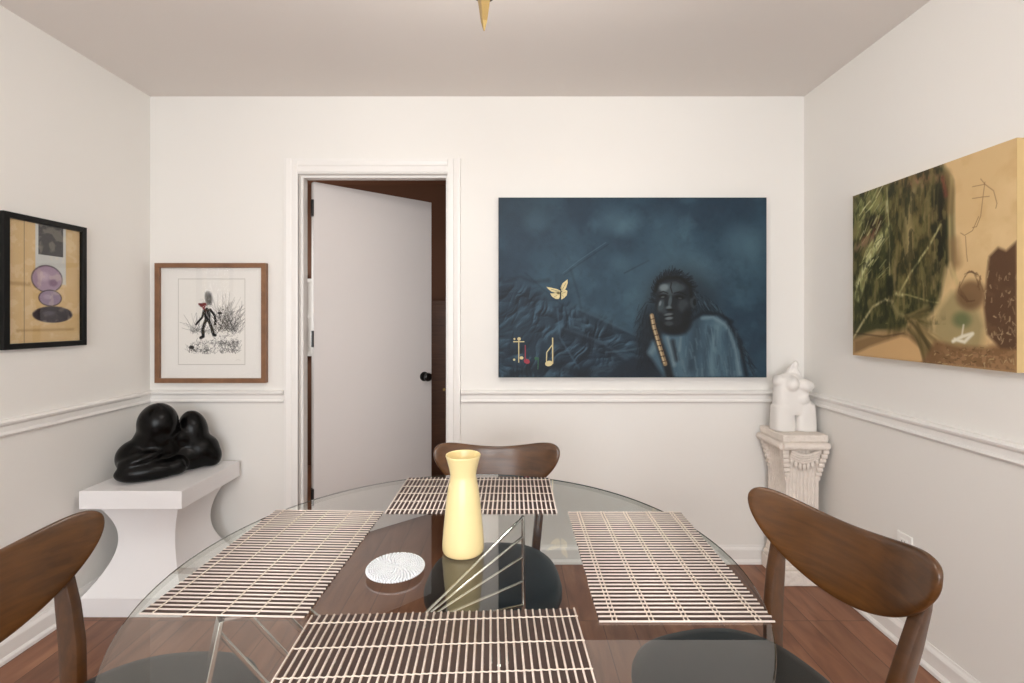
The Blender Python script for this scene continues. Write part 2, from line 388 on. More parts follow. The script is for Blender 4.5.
class Paint:
    """size in metres, s = cells per metre; coordinates are fractions of width/height, y from the top"""
    def __init__(self, wm, hm, s, base):
        self.W = int(wm*s)+1; self.H = int(hm*s)+1; self.wm, self.hm = wm, hm
        self.a = np.zeros((self.H, self.W, 3)); self.a[:] = base
        X, Y = np.meshgrid(np.linspace(0, 1, self.W), np.linspace(0, 1, self.H)); self.X = X*wm; self.Y = Y*hm
    def mixin(self, m, color):
        m = np.clip(m, 0, 1)[..., None]; self.a = self.a*(1-m)+np.array(color, float)*m
    def win(self, x0, x1, y0, y1):
        i0 = int(max(0, min(self.W-1, x0/self.wm*self.W-1))); i1 = int(max(1, min(self.W, x1/self.wm*self.W+2)))
        j0 = int(max(0, min(self.H-1, y0/self.hm*self.H-1))); j1 = int(max(1, min(self.H, y1/self.hm*self.H+2)))
        return slice(j0, max(j1, j0+1)), slice(i0, max(i1, i0+1))
    def put(self, sl, m, color):
        m = np.clip(m, 0, 1)[..., None]; self.a[sl] = self.a[sl]*(1-m)+np.array(color, float)*m
    def line(self, pts, w, color, al=1.0, soft=0.5, taper=False):
        pts = [(x*self.wm, y*self.hm) for x, y in pts]; n = len(pts)-1
        xs = [p[0] for p in pts]; ys = [p[1] for p in pts]; r = w*(1+soft)
        sl = self.win(min(xs)-r, max(xs)+r, min(ys)-r, max(ys)+r)
        X, Y = self.X[sl], self.Y[sl]; best = np.full(X.shape, 1e9)
        for i in range(n):
            (ax, ay), (bx, by) = pts[i], pts[i+1]; dx, dy = bx-ax, by-ay; L = dx*dx+dy*dy+1e-12
            t = np.clip(((X-ax)*dx+(Y-ay)*dy)/L, 0, 1); d = np.hypot(X-ax-t*dx, Y-ay-t*dy)
            if taper: d = d/np.maximum(1-(i+t)/n, 0.06)
            best = np.minimum(best, d)
        h = w/2; self.put(sl, np.clip((h*(1+soft)-best)/(2*h*soft+1e-9), 0, 1)*al, color)
    def blob(self, cx, cy, rx, ry, color, al=1.0, rot=0, soft=0.5):
        cx *= self.wm; cy *= self.hm; r = max(rx, ry)*(1+soft); sl = self.win(cx-r, cx+r, cy-r, cy+r)
        dx = self.X[sl]-cx; dy = self.Y[sl]-cy; c, s = math.cos(R(rot)), math.sin(R(rot))
        u = (dx*c+dy*s)/rx; v = (-dx*s+dy*c)/ry; d = np.hypot(u, v)
        m = np.clip((1+soft*0.5-d)/(soft+1e-9), 0, 1); self.put(sl, m*m*(3-2*m)*al, color)
    def poly(self, pts, color, al=1.0, soft=0.0, noise=None):
        P = [(x*self.wm, y*self.hm) for x, y in pts]
        inside = np.zeros(self.X.shape, bool); dist = np.full(self.X.shape, 1e9)
        for i in range(len(P)):
            (x1, y1), (x2, y2) = P[i], P[(i+1) % len(P)]
            c = ((y1 > self.Y) != (y2 > self.Y)) & (self.X < (x2-x1)*(self.Y-y1)/((y2-y1) or 1e-9)+x1); inside ^= c
            if soft:
                dx, dy = x2-x1, y2-y1; t = np.clip(((self.X-x1)*dx+(self.Y-y1)*dy)/(dx*dx+dy*dy+1e-12), 0, 1)
                dist = np.minimum(dist, np.hypot(self.X-x1-t*dx, self.Y-y1-t*dy))
        m = inside.astype(float)
        if soft: m = np.clip(0.5+np.where(inside, dist, -dist)/(2*soft), 0, 1)
        if noise is not None: m = m*noise
        self.mixin(m*al, color)
    def sheet(self, name, mat, parent, x0, z0, y):
        """grid in the local XZ plane facing -Y, lower-left corner at (x0, z0)"""
        W, H = self.W, self.H
        xs = x0+np.linspace(0, 1, W)*self.wm; zs = z0+(1-np.linspace(0, 1, H))*self.hm
        XX, ZZ = np.meshgrid(xs, zs); co = np.stack([XX, np.full_like(XX, y), ZZ], -1).reshape(-1, 3)
        idx = np.arange(W*H).reshape(H, W)
        q = np.stack([idx[1:, :-1], idx[1:, 1:], idx[:-1, 1:], idx[:-1, :-1]], -1).reshape(-1, 4)
        me = bpy.data.meshes.new(name); me.vertices.add(W*H); me.vertices.foreach_set('co', co.astype(np.float32).ravel())
        me.loops.add(q.size); me.loops.foreach_set('vertex_index', q.astype(np.int32).ravel())
        me.polygons.add(len(q)); me.polygons.foreach_set('loop_start', (np.arange(len(q))*4).astype(np.int32))
        me.polygons.foreach_set('loop_total', np.full(len(q), 4, np.int32))
        me.update(calc_edges=True)
        c = np.clip(self.a, 0, 255)/255.0; c = np.where(c <= 0.04045, c/12.92, ((c+0.055)/1.055)**2.4)
        rgba = np.concatenate([c.reshape(-1, 3), np.ones((W*H, 1))], 1).astype(np.float32)
        at = me.color_attributes.new('paint', 'FLOAT_COLOR', 'POINT'); at.data.foreach_set('color', rgba.ravel())
        me.materials.append(mat); me.validate()
        o = bpy.data.objects.new(name, me); COL.objects.link(o); o.parent = parent
        return o

def rr(a, b): return a+(b-a)*random.random()

# ------------------------------------------------------------------ big blue painting
def blue_painting():
    wm, hm = 1.384, 0.929
    T = thing('blue_canvas_painting', 'large dark blue canvas of a seated robed flute player on the back wall', 'painting', (-0.075, YB-0.001, 0.973))
    P = Paint(wm, hm, 420, (44, 70, 88)); H, W = P.H, P.W
    x = P.X/wm; y = P.Y/hm
    n1 = fbm(H, W, 110, 5, 1); n2 = fbm(H, W, 60, 5, 2); n3 = fbm(H, W, 9, 3, 3)
    P.mixin(np.clip((n1-0.5)*3.0, 0, 0.6), (60, 90, 106))
    P.mixin(np.clip((0.48-n1)*3.2, 0, 0.7), (33, 53, 71))
    P.mixin(np.clip((n2-0.54)*2.2, 0, 0.4), (78, 110, 124))
    P.mixin(np.clip((n3-0.5)*0.7, 0, 0.3), (32, 50, 64))
    for (a, b, rx, ry, al) in ((.14, .13, .06, .05, .35), (.44, .13, .09, .06, .4), (.47, .17, .05, .04, .35), (.90, .26, .08, .09, .45),
                               (.74, .45, .09, .10, .35), (.95, .3, .04, .1, .25), (.45, .36, .05, .04, .25), (.62, .15, .12, .07, .15)):
        P.blob(a, b, rx, ry, (92, 124, 138), al, soft=1.6)
    P.mixin(np.clip((y-0.45)*1.3, 0, 1)*np.clip(1.3-x*2.0, 0, 1)*0.85, (27, 42, 56))
    P.blob(0.0, 0.02, .3, .12, (30, 46, 58), .4, soft=1.8)
    # crumpled drapery at the lower left: creased height field painted as light and dark folds
    wx = (fbm(H, W, 90, 3, 51)-.5)*60; wy = (fbm(H, W, 90, 3, 52)-.5)*60
    jj, ii = np.meshgrid(np.arange(H), np.arange(W), indexing='ij')
    def warp(f, kx=1.0, ky=1.0): return f[np.clip(jj+wy*ky, 0, H-1).astype(int), np.clip(ii+wx*kx*1.6+(jj*.18), 0, 10**9).astype(int) % W]
    hgt = 0
    for cell, am, sd in ((70, 1.0, 61), (38, .6, 62), (20, .32, 63), (11, .12, 64)):
        g = fbm(H, W, cell, 1, sd, .75); hgt = hgt+am*(1-np.abs(2*warp(g)-1))
    gy, gx = np.gradient(hgt)
    sh = -(gx*.8+gy*1.0)
    sh = sh+0.25*np.roll(sh, 1, 0)+0.25*np.roll(sh, 1, 1)
    mk = np.clip((y-(.40+.62*x))/.09, 0, 1)*np.clip((.56-x)/.08, 0, 1)
    P.mixin(mk*.45, (26, 41, 55))
    P.mixin(mk*np.clip(-sh*8.5, 0, .85), (13, 22, 33))
    P.mixin(mk*np.clip((sh-.015)*7.5, 0, .6), (86, 117, 136))
    random.seed(11)
    for pts, w, c, al in (
        ([(.02, .47), (.08, .44), (.13, .47), (.19, .46)], .014, (20, 32, 44), .4),
        ([(.10, .42), (.16, .50), (.24, .60)], .008, (22, 35, 48), .35),
        ([(.24, .42), (.30, .35), (.40, .25)], .003, (84, 112, 128), .7),
        ([(.245, .43), (.31, .36), (.41, .26)], .005, (24, 38, 50), .4),
        ([(.47, .42), (.56, .35)], .006, (26, 40, 54), .7),
        ([(.25, .73), (.38, .80), (.50, .92)], .012, (82, 112, 130), .5),
        ([(.26, .75), (.39, .83), (.52, .97)], .04, (19, 30, 42), .75),
        ([(.27, .40), (.30, .55), (.31, .66)], .010, (28, 44, 58), .4),
        ([(.30, .62), (.42, .70), (.56, .80)], .010, (78, 108, 126), .5),
        ([(.32, .65), (.44, .74), (.58, .84)], .030, (25, 40, 54), .6),
        ([(.22, .62), (.23, .78), (.30, .95)], .008, (72, 102, 122), .5),
        ([(.40, .86), (.48, .85), (.55, .83)], .008, (86, 116, 132), .5),
        ([(.06, .98), (.20, .93), (.34, .99)], .035, (16, 26, 36), .7),
        ([(.30, .985), (.45, .93), (.56, .99)], .03, (18, 28, 38), .6)):
        P.line(pts, w, c, al, 1.2)
    P.poly([(.40, 1.0), (.44, .94), (.50, .885), (.57, .90), (.66, .93), (.67, 1.0)], (24, 36, 48), .9, .01)
    # glow and hair around the head
    P.blob(.66, .46, .19, .17, (96, 128, 142), .45, soft=1.8)
    P.blob(.68, .60, .18, .20, (24, 36, 46), .75, soft=0.9)
    P.blob(.56, .80, .06, .16, (16, 24, 32), .8, soft=1.2)
    for i in range(620):
        a = rr(-3.3, 0.75); k = rr(.80, 1.03)
        cx, cy = .655+math.cos(a)*.076*k, .565+math.sin(a)*.148*k
        l = rr(.008, .030); tw = a+rr(.2, .9); cx2 = cx+math.cos(tw)*l*.8; cy2 = cy+math.sin(tw)*l*1.3
        P.line([(cx, cy), ((cx+cx2)/2+rr(-.003, .003), (cy+cy2)/2), (cx2, cy2)], .0024, random.choice(((9, 12, 16), (14, 20, 26), (24, 34, 42))), rr(.35, .85), 1)
    for i in range(420):
        t = random.random()**.8; px = .70+t*.25; py = .56+t*t*.42+rr(-.05, .03)
        P.line([(px, py), (px+rr(.006, .022), py+rr(.015, .05))], .0026, random.choice(((16, 24, 32), (22, 33, 42), (74, 102, 118))), rr(.25, .6), 1)
    for i in range(160):
        px, py = rr(.52, .60), rr(.58, .92)
        P.line([(px, py), (px+rr(-.018, .004), py+rr(.02, .05))], .0026, (13, 19, 26), rr(.3, .7), 1)
    # robe
    P.poly([(.57, .80), (.62, .755), (.70, .76), (.735, .68), (.77, .655), (.82, .665), (.865, .72), (.895, .85), (.92, 1.0), (.62, 1.0), (.555, .86)], (70, 97, 113), 1, .012)
    for pts, w, c, al in (
        ([(.74, .69), (.735, .80), (.72, .95)], .05, (40, 58, 72), .8),
        ([(.76, .67), (.80, .665), (.85, .71), (.885, .84), (.90, .98)], .016, (126, 150, 160), .7),
        ([(.82, .72), (.80, .82), (.795, .97)], .05, (104, 132, 145), .7),
        ([(.79, .74), (.77, .86), (.77, 1.0)], .03, (48, 69, 84), .8),
        ([(.85, .76), (.865, .88), (.87, 1.0)], .03, (52, 74, 90), .7),
        ([(.66, .80), (.68, .90), (.70, 1.0)], .035, (98, 124, 136), .5),
        ([(.60, .80), (.57, .86)], .03, (120, 142, 150), .6),
        ([(.63, .78), (.65, .88), (.655, .93)], .018, (140, 158, 164), .6),
        ([(.65, .80), (.665, .90)], .02, (20, 28, 36), .8),
        ([(.68, .78), (.675, .85)], .012, (130, 150, 158), .5),
        ([(.86, .70), (.90, .80), (.925, .99)], .02, (18, 27, 36), .8),
        ([(.70, .70), (.76, .64), (.82, .645), (.87, .69)], .016, (16, 24, 32), .8)):
        P.line(pts, w, c, al, 1.0)
    for i in range(150):
        px = rr(.66, .90); py = rr(.68, .98)
        if py < .66+abs(px-.80)*.9: continue
        P.line([(px, py), (px+rr(-.006, .012), py+rr(.03, .10))], rr(.003, .009), random.choice(((40, 58, 72), (96, 122, 134), (116, 140, 150), (60, 84, 100))), rr(.15, .4), 1.1)
    # head and face (three-quarter, tilted)
    P.blob(.655, .70, .085, .06, (13, 17, 21), .95, soft=.5)
    P.blob(.655, .575, .096, .132, (22, 28, 33), 1, 6, soft=.18)
    P.blob(.727, .58, .018, .032, (44, 56, 62), .9, soft=.5)
    P.blob(.732, .582, .009, .018, (12, 16, 20), .9, soft=.6)
    for (a, b, rx, ry, c, al, ro) in (
        (.636, .510, .050, .034, (84, 99, 105), .7, -8), (.617, .500, .024, .018, (140, 154, 158), .65, -10), (.66, .478, .02, .012, (60, 72, 78), .6, 0), (.675, .50, .03, .02, (74, 88, 94), .6, 0),
        (.606, .600, .016, .034, (78, 92, 98), .7, 15), (.603, .588, .006, .014, (150, 162, 166), .6, 15), (.618, .625, .018, .020, (58, 70, 76), .7, 0),
        (.690, .60, .028, .034, (56, 68, 74), .7, 0), (.640, .578, .009, .030, (96, 111, 116), .7, 8), (.636, .612, .014, .010, (118, 132, 136), .7, 0),
        (.615, .548, .022, .010, (8, 10, 12), .95, -6), (.676, .555, .024, .010, (8, 10, 12), .95, 8),
        (.613, .553, .010, .004, (120, 132, 134), .6, -6), (.677, .560, .010, .004, (90, 102, 104), .55, 8),
        (.640, .624, .020, .006, (6, 8, 10), .95, 0), (.634, .650, .022, .0075, (112, 122, 126), .75, -8), (.636, .660, .024, .004, (6, 7, 9), .95, -8),
        (.636, .671, .020, .008, (130, 142, 146), .7, -6), (.636, .70, .022, .012, (70, 82, 88), .6, 0), (.700, .66, .02, .05, (14, 18, 22), .7, 10)):
        P.blob(a, b, rx, ry, c, al, ro, soft=.9)
    P.line([(.645, .475), (.642, .50), (.648, .53)], .005, (10, 13, 16), .9, .8)
    P.line([(.60, .53), (.615, .522), (.632, .532)], .005, (10, 13, 16), .9, .8)
    P.line([(.655, .532), (.675, .525), (.70, .542)], .005, (10, 13, 16), .9, .8)
    P.line([(.585, .52), (.595, .47), (.63, .445), (.68, .445), (.715, .49), (.72, .55)], .016, (10, 12, 15), .9, .6)
    # flute
    P.line([(.573, .68), (.600, .81), (.628, .93), (.64, 1.0)], .040, (12, 15, 18), .85, .5)
    P.line([(.572, .655), (.580, .72), (.600, .82), (.622, .925)], .021, (150, 126, 92), 1, .25)
    P.line([(.570, .655), (.578, .72), (.597, .82), (.618, .92)], .007, (214, 196, 158), .8, .5)
    for i in range(9):
        t = i/8; px = .574+t*.045; py = .675+t*.235
        P.line([(px-.010, py+.004), (px+.012, py-.004)], .004, (56, 38, 26), .85, .5)
    for i in range(7):
        t = (i+.5)/7; P.blob(.577+t*.043, .69+t*.21, .003, .003, (30, 20, 14), .9)
    P.a *= 0.90
    P.mixin(np.clip((0.006-np.minimum(np.minimum(P.X, wm-P.X), np.minimum(P.Y, hm-P.Y)))/0.006, 0, 1)*0.5, (24, 32, 40))
    obj('stretched_canvas', B(0, wm, -0.034, 0, 0, hm), M['dark_canvas_edge'], T)
    P.sheet('painted_surface', M['paint_oil'], T, 0, 0, -0.0346)
    # gilt butterfly, raised on the canvas
    def flat(name, polys, mat, t=0.003, y0=-0.0350):
        bm = bmesh.new()
        for pl in polys:
            loft(bm, [[(px*wm, yy, (1-py)*hm) for px, py in pl] for yy in (y0, y0-t)])
        return obj(name, bm, mat, T)
    z = lambda X, Y: ((X-60)/872.0, (Y-58)/578.0)
    wings = [[z(262, 358), z(250, 352), z(232, 348), z(216, 345), z(221, 351), z(232, 360), z(246, 366), z(258, 368)],
             [z(264, 358), z(262, 348), z(268, 334), z(284, 321), z(285, 332), z(280, 348), z(272, 360)],
             [z(258, 362), z(240, 366), z(228, 366), z(234, 376), z(246, 384), z(256, 384), z(261, 374)],
             [z(264, 362), z(278, 354), z(284, 358), z(282, 372), z(274, 380), z(264, 386)]]
    bf = flat('butterfly', wings, M['gold'])
    bf['label'] = 'small pale gold butterfly'
    bm = bmesh.new(); tube(bm, [(a*wm, -0.0395, (1-b)*hm) for a, b in (z(263, 352), z(262, 366), z(260, 384))], [.0015, .0028, .0012], 8)
    for q in ((z(262, 353), z(256, 340)), (z(264, 353), z(264, 338))):
        tube(bm, [(a*wm, -0.0385, (1-b)*hm) for a, b in q], .0007, 5)
    for q in ((z(258, 360), z(230, 352)), (z(258, 362), z(236, 362)), (z(266, 356), z(280, 332)), (z(258, 368), z(240, 378)), (z(266, 366), z(278, 362)), (z(264, 370), z(272, 378))):
        tube(bm, [(a*wm, -0.0382, (1-b)*hm) for a, b in q], .0009, 5)
    obj('butterfly_body', bm, M['dark_slot'], bf)
    def ell(cx, cy, rx, ry, n=14, ro=0):
        return [(cx+(rx*math.cos(a)*math.cos(ro)-ry*math.sin(a)*math.sin(ro))/wm, cy+(rx*math.cos(a)*math.sin(ro)+ry*math.sin(a)*math.cos(ro))/hm) for a in [2*PI*i/n for i in range(n)]]
    def st(p, q, w=.0045):
        (a, b), (c, d) = p, q; ax, ay, bx, by = a*wm, b*hm, c*wm, d*hm; L = math.hypot(bx-ax, by-ay); nx, ny = -(by-ay)/L*w/2, (bx-ax)/L*w/2
        return [((ax+nx)/wm, (ay+ny)/hm), ((bx+nx)/wm, (by+ny)/hm), ((bx-nx)/wm, (by-ny)/hm), ((ax-nx)/wm, (ay-ny)/hm)]
    r = .009
    flat('gold_note', [st(z(126, 512), z(126, 588)), st(z(108, 521), z(144, 521), .005), ell(*z(127, 512), r, r), ell(*z(112, 512), .005, .005),
                       ell(*z(135, 573), r*1.1, r*.9), ell(*z(111, 579), .006, .006)], M['gold'])
    flat('gold_note', [st(z(236, 508), z(236, 592), .006), ell(*z(224, 591), .020, .014, 16, -.2),
                       st(z(236, 530), z(217, 555), .005), st(z(217, 555), z(216, 585), .005)], M['gold'])
    flat('red_note', [st(z(147, 532), z(147, 582), .004), ell(*z(152, 584), .016, .012, 14, .4)], M['red'])['label'] = 'small crimson music note'
    flat('green_note', [st(z(190, 572), z(188, 610), .004), ell(*z(183, 575), .010, .008)], M['green'])['label'] = 'small green music note'
blue_painting()

# ------------------------------------------------------------------ olive and tan painting on the right wall
def green_painting():
    wm, hm = 0.687, 0.695
    T = thing('abstract_canvas_painting', 'unframed abstract canvas in olive green and tan on the right wall', 'painting', (XR-0.001, 2.111, 1.118), R(-90))
    P = Paint(wm, hm, 560, (212, 181, 132)); H, W = P.H, P.W
    n1 = fbm(H, W, 90, 5, 21); n2 = fbm(H, W, 30, 4, 22); n3 = fbm(H, W, 8, 3, 23)
    P.mixin(np.clip((n1-.48)*2, 0, .6), (228, 200, 152)); P.mixin(np.clip((.47-n2)*1.6, 0, .35), (198, 162, 112))
    # dark green mass
    P.poly([(0, 0), (.64, 0), (.695, .10), (.70, .30), (.705, .45), (.70, .56), (.63, .70), (.52, .77), (.36, .84), (.2, .84), (.0, .90)], (66, 66, 38), 1, .012)
    P.poly([(.02, .02), (.30, .02), (.31, .5), (.26, .8), (0, .82)], (54, 58, 30), .8, .03, 0.6+0.4*n1)
    P.poly([(.30, .05), (.40, .0), (.63, .08), (.62, .55), (.4, .64), (.31, .5)], (96, 84, 48), .85, .03)
    random.seed(5)
    for i in range(260):
        px, py = rr(0, .62), rr(.02, .8)
        v = random.random() < .5
        dx, dy = (rr(-.01, .01), rr(.05, .16)) if px > .28 else (rr(.03, .09), -rr(.04, .12))
        P.line([(px, py), (px+dx, py+dy)], rr(.006, .02), random.choice(((46, 48, 24), (96, 92, 50), (70, 74, 38), (112, 102, 60), (36, 38, 20))), rr(.25, .6), 1.2)
    P.line([(.65, .16), (.62, .30), (.63, .54)], .045, (30, 28, 18), .85, 1.0)
    P.line([(.62, .15), (.63, .28)], .03, (40, 34, 22), .7, 1.0)
    P.poly([(.44, .16), (.47, .30), (.44, .48), (.40, .44), (.41, .25)], (160, 140, 96), .75, .01)
    P.line([(.47, .08), (.42, .22), (.44, .38)], .02, (172, 154, 108), .6, 1.0)
    # acid green light strokes
    for pts, w, c, al in (
        ([(.02, .16), (.08, .06), (.17, .03), (.24, .10)], .05, (140, 142, 84), .7), ([(.03, .24), (.12, .13), (.22, .09)], .035, (176, 174, 112), .55),
        ([(.05, .09), (.20, .12)], .03, (120, 124, 70), .6), ([(.03, .62), (.10, .47), (.20, .32), (.28, .26)], .035, (182, 184, 122), .75), ([(.04, .56), (.13, .42), (.24, .30)], .018, (222, 220, 168), .75),
        ([(.05, .66), (.12, .52)], .015, (200, 198, 138), .6),
        ([(.10, .30), (.18, .25), (.22, .20)], .03, (120, 62, 50), .75), ([(.04, .33), (.16, .29)], .03, (156, 122, 98), .7), ([(.14, .19), (.20, .22)], .04, (38, 28, 20), .8),
        ([(.28, .02), (.285, .12), (.30, .30), (.30, .52)], .006, (186, 180, 128), .75), ([(.275, .10), (.28, .16)], .012, (196, 190, 144), .8),
        ([(.69, .08), (.68, .25), (.685, .50), (.72, .60)], .012, (190, 170, 118), .8),
        ([(.70, .40), (.715, .5)], .035, (140, 110, 74), .7), ([(.44, .05), (.52, .03), (.62, .06)], .03, (138, 100, 74), .6), ([(.66, .06), (.68, .14), (.675, .24)], .03, (128, 104, 66), .7), ([(.47, .02), (.52, .08)], .014, (160, 118, 90), .7),
        ([(.38, .02), (.6, .0)], .03, (110, 92, 58), .7), ([(.64, .07), (.66, .16)], .014, (126, 60, 48), .6),
        ([(.365, .635), (.45, .52), (.56, .40), (.63, .30)], .008, (206, 198, 140), .85), ([(.36, .635), (.42, .64), (.58, .685), (.62, .69)], .006, (172, 164, 108), .7), ([(.35, .63), (.39, .64)], .014, (214, 206, 150), .8),
        ([(.0, .90), (.08, .80), (.17, .70), (.27, .66), (.32, .675)], .010, (206, 194, 146), .85), ([(.30, .66), (.36, .74), (.44, .77)], .02, (150, 138, 92), .7),
        ([(.44, .77), (.55, .76), (.64, .74)], .014, (150, 138, 92), .6)):
        P.line(pts, w, c, al, .9)
    n4 = fbm(H, W, 26, 4, 77, .35); msk = (P.X/wm < .66)*(P.Y/hm < .80)
    P.mixin(np.clip((n4-.53)*5, 0, .55)*msk, (126, 116, 72)); P.mixin(np.clip((.45-n4)*5, 0, .6)*msk, (34, 36, 20))
    for i in range(90):   # dragged, broken highlights
        px, py = rr(.02, .24), rr(.03, .55); P.line([(px, py), (px+rr(.02, .06), py-rr(.02, .07))], rr(.002, .007), random.choice(((190, 190, 130), (150, 154, 92), (216, 212, 164), (60, 62, 34))), rr(.3, .8), .9)
    for i in range(120):
        px, py = rr(.33, .62), rr(.05, .62); P.line([(px, py), (px+rr(-.008, .008), py+rr(.03, .12))], rr(.003, .010), random.choice(((120, 106, 64), (52, 50, 28), (142, 124, 82), (84, 78, 44))), rr(.25, .6), 1.1)
    for i in range(110):
        a = rr(-.5, 1.3); l = rr(.04, .13); P.line([(.42, .76), (.42+math.cos(a)*l*1.3, .76+math.sin(a)*l)][0:1]+[(.42+math.cos(a)*l*1.3, .76+math.sin(a)*l)], rr(.004, .012), random.choice(((96, 84, 48), (140, 124, 80), (70, 64, 36))), rr(.2, .5), 1.1)
    P.poly([(.66, .52), (.685, .50), (.72, .62), (.66, .76), (.56, .77), (.62, .69)], (214, 184, 134), .9, .012)
    # ground
    P.poly([(0, .90), (.15, .86), (.35, .84), (.52, .84), (.60, 1), (0, 1)], (124, 96, 60), .85, .02)
    P.poly([(0, 1), (.14, .94), (.38, .865), (.43, .87), (.52, .93), (.60, 1)], (206, 168, 118), 1, .008)
    P.line([(0, .86), (.25, .875), (.4, .85)], .006, (60, 44, 26), .5, 1)
    for i in range(60):
        a = rr(.3, 1.2); P.line([(.46+rr(-.03, .03), .80+rr(-.03, .03)), (.46+rr(.08, .2), .82+rr(.05, .2))], rr(.006, .014), random.choice(((84, 72, 40), (150, 128, 84), (62, 54, 30), (172, 146, 98))), rr(.4, .7), 1)
    P.poly([(.62, .72), (.69, .64), (.80, .66), (.86, .80), (.84, .92), (.66, .92), (.58, .84)], (152, 138, 96), .8, .015)
    P.poly([(.52, 1), (.60, .88), (.72, .90), (.86, .90), (1, .86), (1, 1)], (124, 92, 60), .95, .01)
    P.mixin(np.clip((n3-.5)*9, 0, .6)*np.clip((P.Y/hm-.86)*12, 0, 1)*np.clip((P.X/wm-.6)*10, 0, 1), (168, 130, 92))
    P.blob(.745, .775, .032, .026, (72, 92, 56), .6, soft=1.2)
    P.line([(.70, .88), (.75, .855), (.80, .84), (.76, .88), (.71, .87)], .012, (232, 226, 206), .9, .6)
    P.line([(.745, .86), (.755, .80)], .006, (224, 216, 196), .8, .8)
    P.blob(.79, .66, .050, .048, (112, 84, 56), .85, soft=.6)
    for i in range(26):
        a = rr(0, 6.28); P.line([(.79+rr(.03, .07)*math.cos(a), .62+.07*math.sin(a)), (.79+rr(.03, .07)*math.cos(a+.7), .62+.075*math.sin(a+.7))], .0035, (96, 70, 46), .5, 1)
    P.poly([(.87, .56), (.88, .49), (.92, .455), (.955, .475), (1.0, .44), (1, .90), (.93, .90), (.87, .84), (.855, .72)], (92, 66, 46), 1, .006)
    P.mixin(np.clip((n2-.56)*5, 0, .7)*((P.X/wm > .87) & (P.Y/hm > .5)), (112, 84, 58))
    random.seed(8)
    for i in range(70):
        px, py = rr(.86, 1), rr(.55, .98); P.line([(px, py), (px+rr(-.006, .006), py+rr(-.02, .02)), (px+rr(-.012, .012), py+rr(-.02, .02))], rr(.001, .0035), (196, 176, 134), rr(.2, .8), .9)
    for i in range(50):
        px, py = rr(.6, .9), rr(.9, 1); P.line([(px, py), (px+rr(-.02, .02), py+rr(-.01, .01))], rr(.001, .004), random.choice(((190, 168, 120), (80, 60, 36))), rr(.4, .8), .7)
    # thin pencil-like branch drawing
    for pts in ([(.80, .155), (.86, .16), (.90, .20), (.915, .26), (.91, .28)], [(.86, .15), (.85, .22), (.84, .30), (.82, .345), (.80, .345)], [(.80, .21), (.85, .215), (.88, .22)], [(.83, .30), (.80, .36), (.76, .375), (.74, .36)], [(.765, .38), (.77, .46), (.775, .50)], [(.86, .16), (.84, .13)]):
        P.line(pts, .0022, (132, 98, 66), .8, .8)
    obj('stretched_canvas', B(0, wm, -0.034, 0, 0, hm), M['canvas_edge'], T)
    P.sheet('painted_surface', M['paint_oil'], T, 0, 0, -0.0346)
green_painting()

# ------------------------------------------------------------------ framed works
def frame_part(T, w, h, fw, d, mat, name='frame'):
    bm = bmesh.new()
    # mitred moulding
    o = [(0, 0), (w, 0), (w, h), (0, h)]; i_ = [(fw, fw), (w-fw, fw), (w-fw, h-fw), (fw, h-fw)]
    prof = lambda k: [(o[k][0], 0, o[k][1]), (o[k][0], -d, o[k][1]), (i_[k][0], -d, i_[k][1]), (i_[k][0], -d+0.008, i_[k][1]), (i_[k][0], 0, i_[k][1])]
    rings = [prof(k) for k in range(4)]
    vr = [[bm.verts.new(p) for p in r] for r in rings]
    for k in range(4):
        a, b = vr[k], vr[(k+1) % 4]
        for j in range(5): bm.faces.new((a[j], a[(j+1) % 5], b[(j+1) % 5], b[j]))
    return bevel(obj(name, bm, mat, T), 0.0015)

